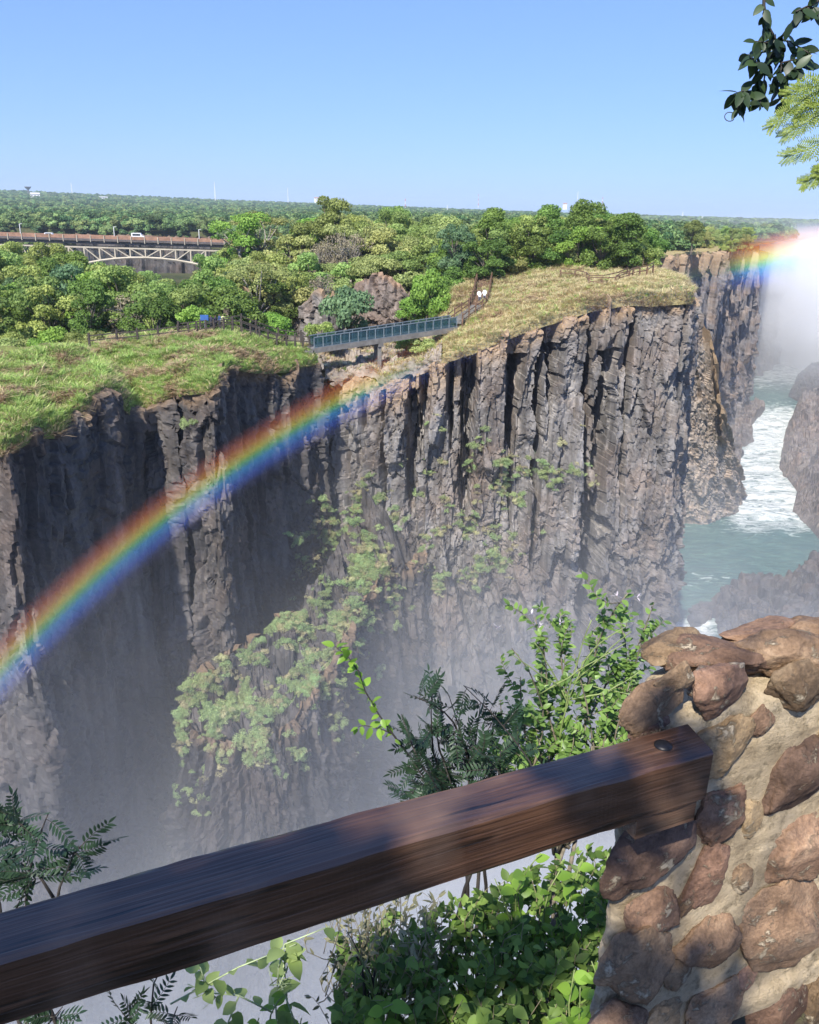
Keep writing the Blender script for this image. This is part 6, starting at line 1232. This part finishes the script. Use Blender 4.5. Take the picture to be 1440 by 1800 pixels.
# ------------------------------------------------------------------ air: haze, mist in the gorge, spray of the falls, rainbow
def vol_box(name, lo, hi, mat, label):
    lo, hi = np.array(lo, float), np.array(hi, float); c, h = (lo + hi) / 2, (hi - lo) / 2
    mb = MB().box((-1, -1, -1), (1, 1, 1)); o = mb.build(name, mat); o.location = c; o.scale = h; tag(o, label, None, None, 'stuff'); return o
m, nt, N, L = new_mat('blue distance haze'); out = N.new('ShaderNodeOutputMaterial'); pv = N.new('ShaderNodeVolumePrincipled'); pv.inputs['Color'].default_value = (0.72, 0.85, 1.0, 1); pv.inputs['Density'].default_value = 0.00011; pv.inputs['Anisotropy'].default_value = 0.0; L.new(pv.outputs[0], out.inputs['Volume'])
vol_box('haze', (-11500, -400, -92), (11500, 9800, 130), m, 'thin blue haze over the whole landscape')
def mist_mat(name, col, dens, power, n_scale, n_amt, zfun=None):
    """density falls off softly to nothing at the borders of the box; zfun (lo, hi): thickens downwards"""
    m, nt, N, L = new_mat(name); out = N.new('ShaderNodeOutputMaterial'); pv = N.new('ShaderNodeVolumeScatter'); pv.inputs['Color'].default_value = (*col, 1); pv.inputs['Anisotropy'].default_value = 0.0
    tc = N.new('ShaderNodeTexCoord'); sp = N.new('ShaderNodeSeparateXYZ'); L.new(tc.outputs['Object'], sp.inputs[0]); prod = None
    for k in range(3):
        if k == 2 and zfun: mr = nd(N, 'ShaderNodeMapRange', interpolation_type='SMOOTHSTEP', i_1=zfun[1], i_2=zfun[0], i_3=0.0, i_4=1.0); L.new(sp.outputs[k], mr.inputs[0])
        else:
            ab_ = nd(N, 'ShaderNodeMath', operation='ABSOLUTE'); L.new(sp.outputs[k], ab_.inputs[0]); mr = nd(N, 'ShaderNodeMapRange', interpolation_type='SMOOTHSTEP', i_1=1.0, i_2=power, i_3=0.0, i_4=1.0); L.new(ab_.outputs[0], mr.inputs[0])
        if prod is None: prod = mr.outputs[0]
        else: mu = nd(N, 'ShaderNodeMath', operation='MULTIPLY'); L.new(prod, mu.inputs[0]); L.new(mr.outputs[0], mu.inputs[1]); prod = mu.outputs[0]
    no = nd(N, 'ShaderNodeTexNoise', i_Scale=n_scale, i_Detail=3.0); L.new(tc.outputs['Object'], no.inputs['Vector'])
    nm = nd(N, 'ShaderNodeMapRange', i_1=0.3, i_2=0.7, i_3=1 - n_amt, i_4=1 + n_amt); L.new(no.outputs[0], nm.inputs[0])
    mu = nd(N, 'ShaderNodeMath', operation='MULTIPLY'); L.new(prod, mu.inputs[0]); L.new(nm.outputs[0], mu.inputs[1]); m3 = nd(N, 'ShaderNodeMath', operation='MULTIPLY', i_1=dens); L.new(mu.outputs[0], m3.inputs[0]); L.new(m3.outputs[0], pv.inputs['Density'])
    L.new(pv.outputs[0], out.inputs['Volume']); return m
vol_box('gorge_mist', (-62, 10, -88), (62, 108, -14), mist_mat('gorge mist', (.98, .99, 1.0), .021, .8, 2.2, .75, (-.75, .95)), 'pale mist drifting up from the gorge floor')
vol_box('river_mist', (15, 120, -88), (190, 420, -40), mist_mat('river mist', (.95, .97, 1.0), .0022, .6, 2.2, .8, (-.8, .9)), 'thin mist over the rapids')
vol_box('waterfall_spray', (90, 320, -92), (400, 760, 6), mist_mat('waterfall spray', (.97, .98, 1.0), .03, .08, 3.0, .95), 'bright plume of spray rising from the falls at the right')

# rainbow: sunlit droplet ring on its own axis, the bow's light painted as colour bands
_el, _az = math.radians(55.5), math.radians(38.5)
AX = Vector((math.sin(_az) * math.cos(_el), math.cos(_az) * math.cos(_el), -math.sin(_el))); rb_q = AX.to_track_quat('Z', 'Y')
RS = 46.0; A_BOW = math.radians(54.76)
def rainbow_mat():
    m, nt, N, L = new_mat('rainbow droplets'); out = N.new('ShaderNodeOutputMaterial'); vs = N.new('ShaderNodeVolumeScatter'); vs.inputs['Anisotropy'].default_value = -0.45
    tc = N.new('ShaderNodeTexCoord'); sp = N.new('ShaderNodeSeparateXYZ'); L.new(tc.outputs['Object'], sp.inputs[0])
    cb = N.new('ShaderNodeCombineXYZ'); L.new(sp.outputs[0], cb.inputs[0]); L.new(sp.outputs[1], cb.inputs[1]); ln = nd(N, 'ShaderNodeVectorMath', operation='LENGTH'); L.new(cb.outputs[0], ln.inputs[0])
    # distance across the bow: u = r cos(A) - z sin(A), zero in its middle
    a = nd(N, 'ShaderNodeMath', operation='MULTIPLY', i_1=math.cos(A_BOW)); L.new(ln.outputs['Value'], a.inputs[0]); b = nd(N, 'ShaderNodeMath', operation='MULTIPLY', i_1=math.sin(A_BOW)); L.new(sp.outputs[2], b.inputs[0]); u = nd(N, 'ShaderNodeMath', operation='SUBTRACT'); L.new(a.outputs[0], u.inputs[0]); L.new(b.outputs[0], u.inputs[1])
    mr = nd(N, 'ShaderNodeMapRange', i_1=-1.42, i_2=1.42); L.new(u.outputs[0], mr.inputs[0])
    r = ramp(N, [(0.0, (0, 0, 0)), (0.12, (.02, .02, .06)), (0.26, (.05, .10, .38)), (0.40, (.06, .26, .50)), (0.5, (.16, .46, .16)), (0.59, (.55, .50, .07)), (0.69, (.60, .27, .05)), (0.79, (.42, .11, .03)), (0.9, (.16, .035, .012)), (1.0, (0, 0, 0))]); L.new(mr.outputs[0], r.inputs[0])
    L.new(r.outputs[0], vs.inputs['Color']); pm = rb_q.inverted() @ Vector(PS(1010, 540, RS)); dv_ = nd(N, 'ShaderNodeVectorMath', operation='DISTANCE'); L.new(tc.outputs['Object'], dv_.inputs[0]); dv_.inputs[1].default_value = pm
    md = nd(N, 'ShaderNodeMapRange', interpolation_type='SMOOTHSTEP', i_1=7.5, i_2=12.5, i_3=0.012, i_4=0.115); L.new(dv_.outputs['Value'], md.inputs[0])
    pr_ = rb_q.inverted() @ Vector(PS(1440, 440, RS)); d2 = nd(N, 'ShaderNodeVectorMath', operation='DISTANCE'); L.new(tc.outputs['Object'], d2.inputs[0]); d2.inputs[1].default_value = pr_; m2 = nd(N, 'ShaderNodeMapRange', interpolation_type='SMOOTHSTEP', i_1=0.5, i_2=4.6, i_3=0.9, i_4=0.0); L.new(d2.outputs['Value'], m2.inputs[0])      # more of them in the spray of the falls
    ad = nd(N, 'ShaderNodeMath', operation='ADD'); L.new(md.outputs[0], ad.inputs[0]); L.new(m2.outputs[0], ad.inputs[1]); L.new(ad.outputs[0], vs.inputs['Density'])      # few droplets drift over the dry clifftop
    L.new(vs.outputs[0], out.inputs['Volume']); return m
zc, rc = RS * math.cos(A_BOW), RS * math.sin(A_BOW); sec = []
for k in range(14):
    t = 2 * math.pi * k / 14; du, dv = 1.8 * math.cos(t), 1.6 * math.sin(t)          # across the bow and along the line of sight
    sec.append((rc + du * math.cos(A_BOW) + dv * math.sin(A_BOW), zc - du * math.sin(A_BOW) + dv * math.cos(A_BOW)))
V, F = [], []; seg = 120
for i in range(seg):
    a = 2 * math.pi * i / seg
    for (r_, z_) in sec: V.append((r_ * math.cos(a), r_ * math.sin(a), z_))
for i in range(seg):
    for k in range(14): F.append((i * 14 + k, ((i + 1) % seg) * 14 + k, ((i + 1) % seg) * 14 + (k + 1) % 14, i * 14 + (k + 1) % 14))
rb = link_mesh('rainbow', V, F, rainbow_mat(), smooth=True); rb.rotation_mode = 'QUATERNION'; rb.rotation_quaternion = rb_q
tag(rb, 'bright rainbow arching through the spray in the gorge', None, None, 'stuff')
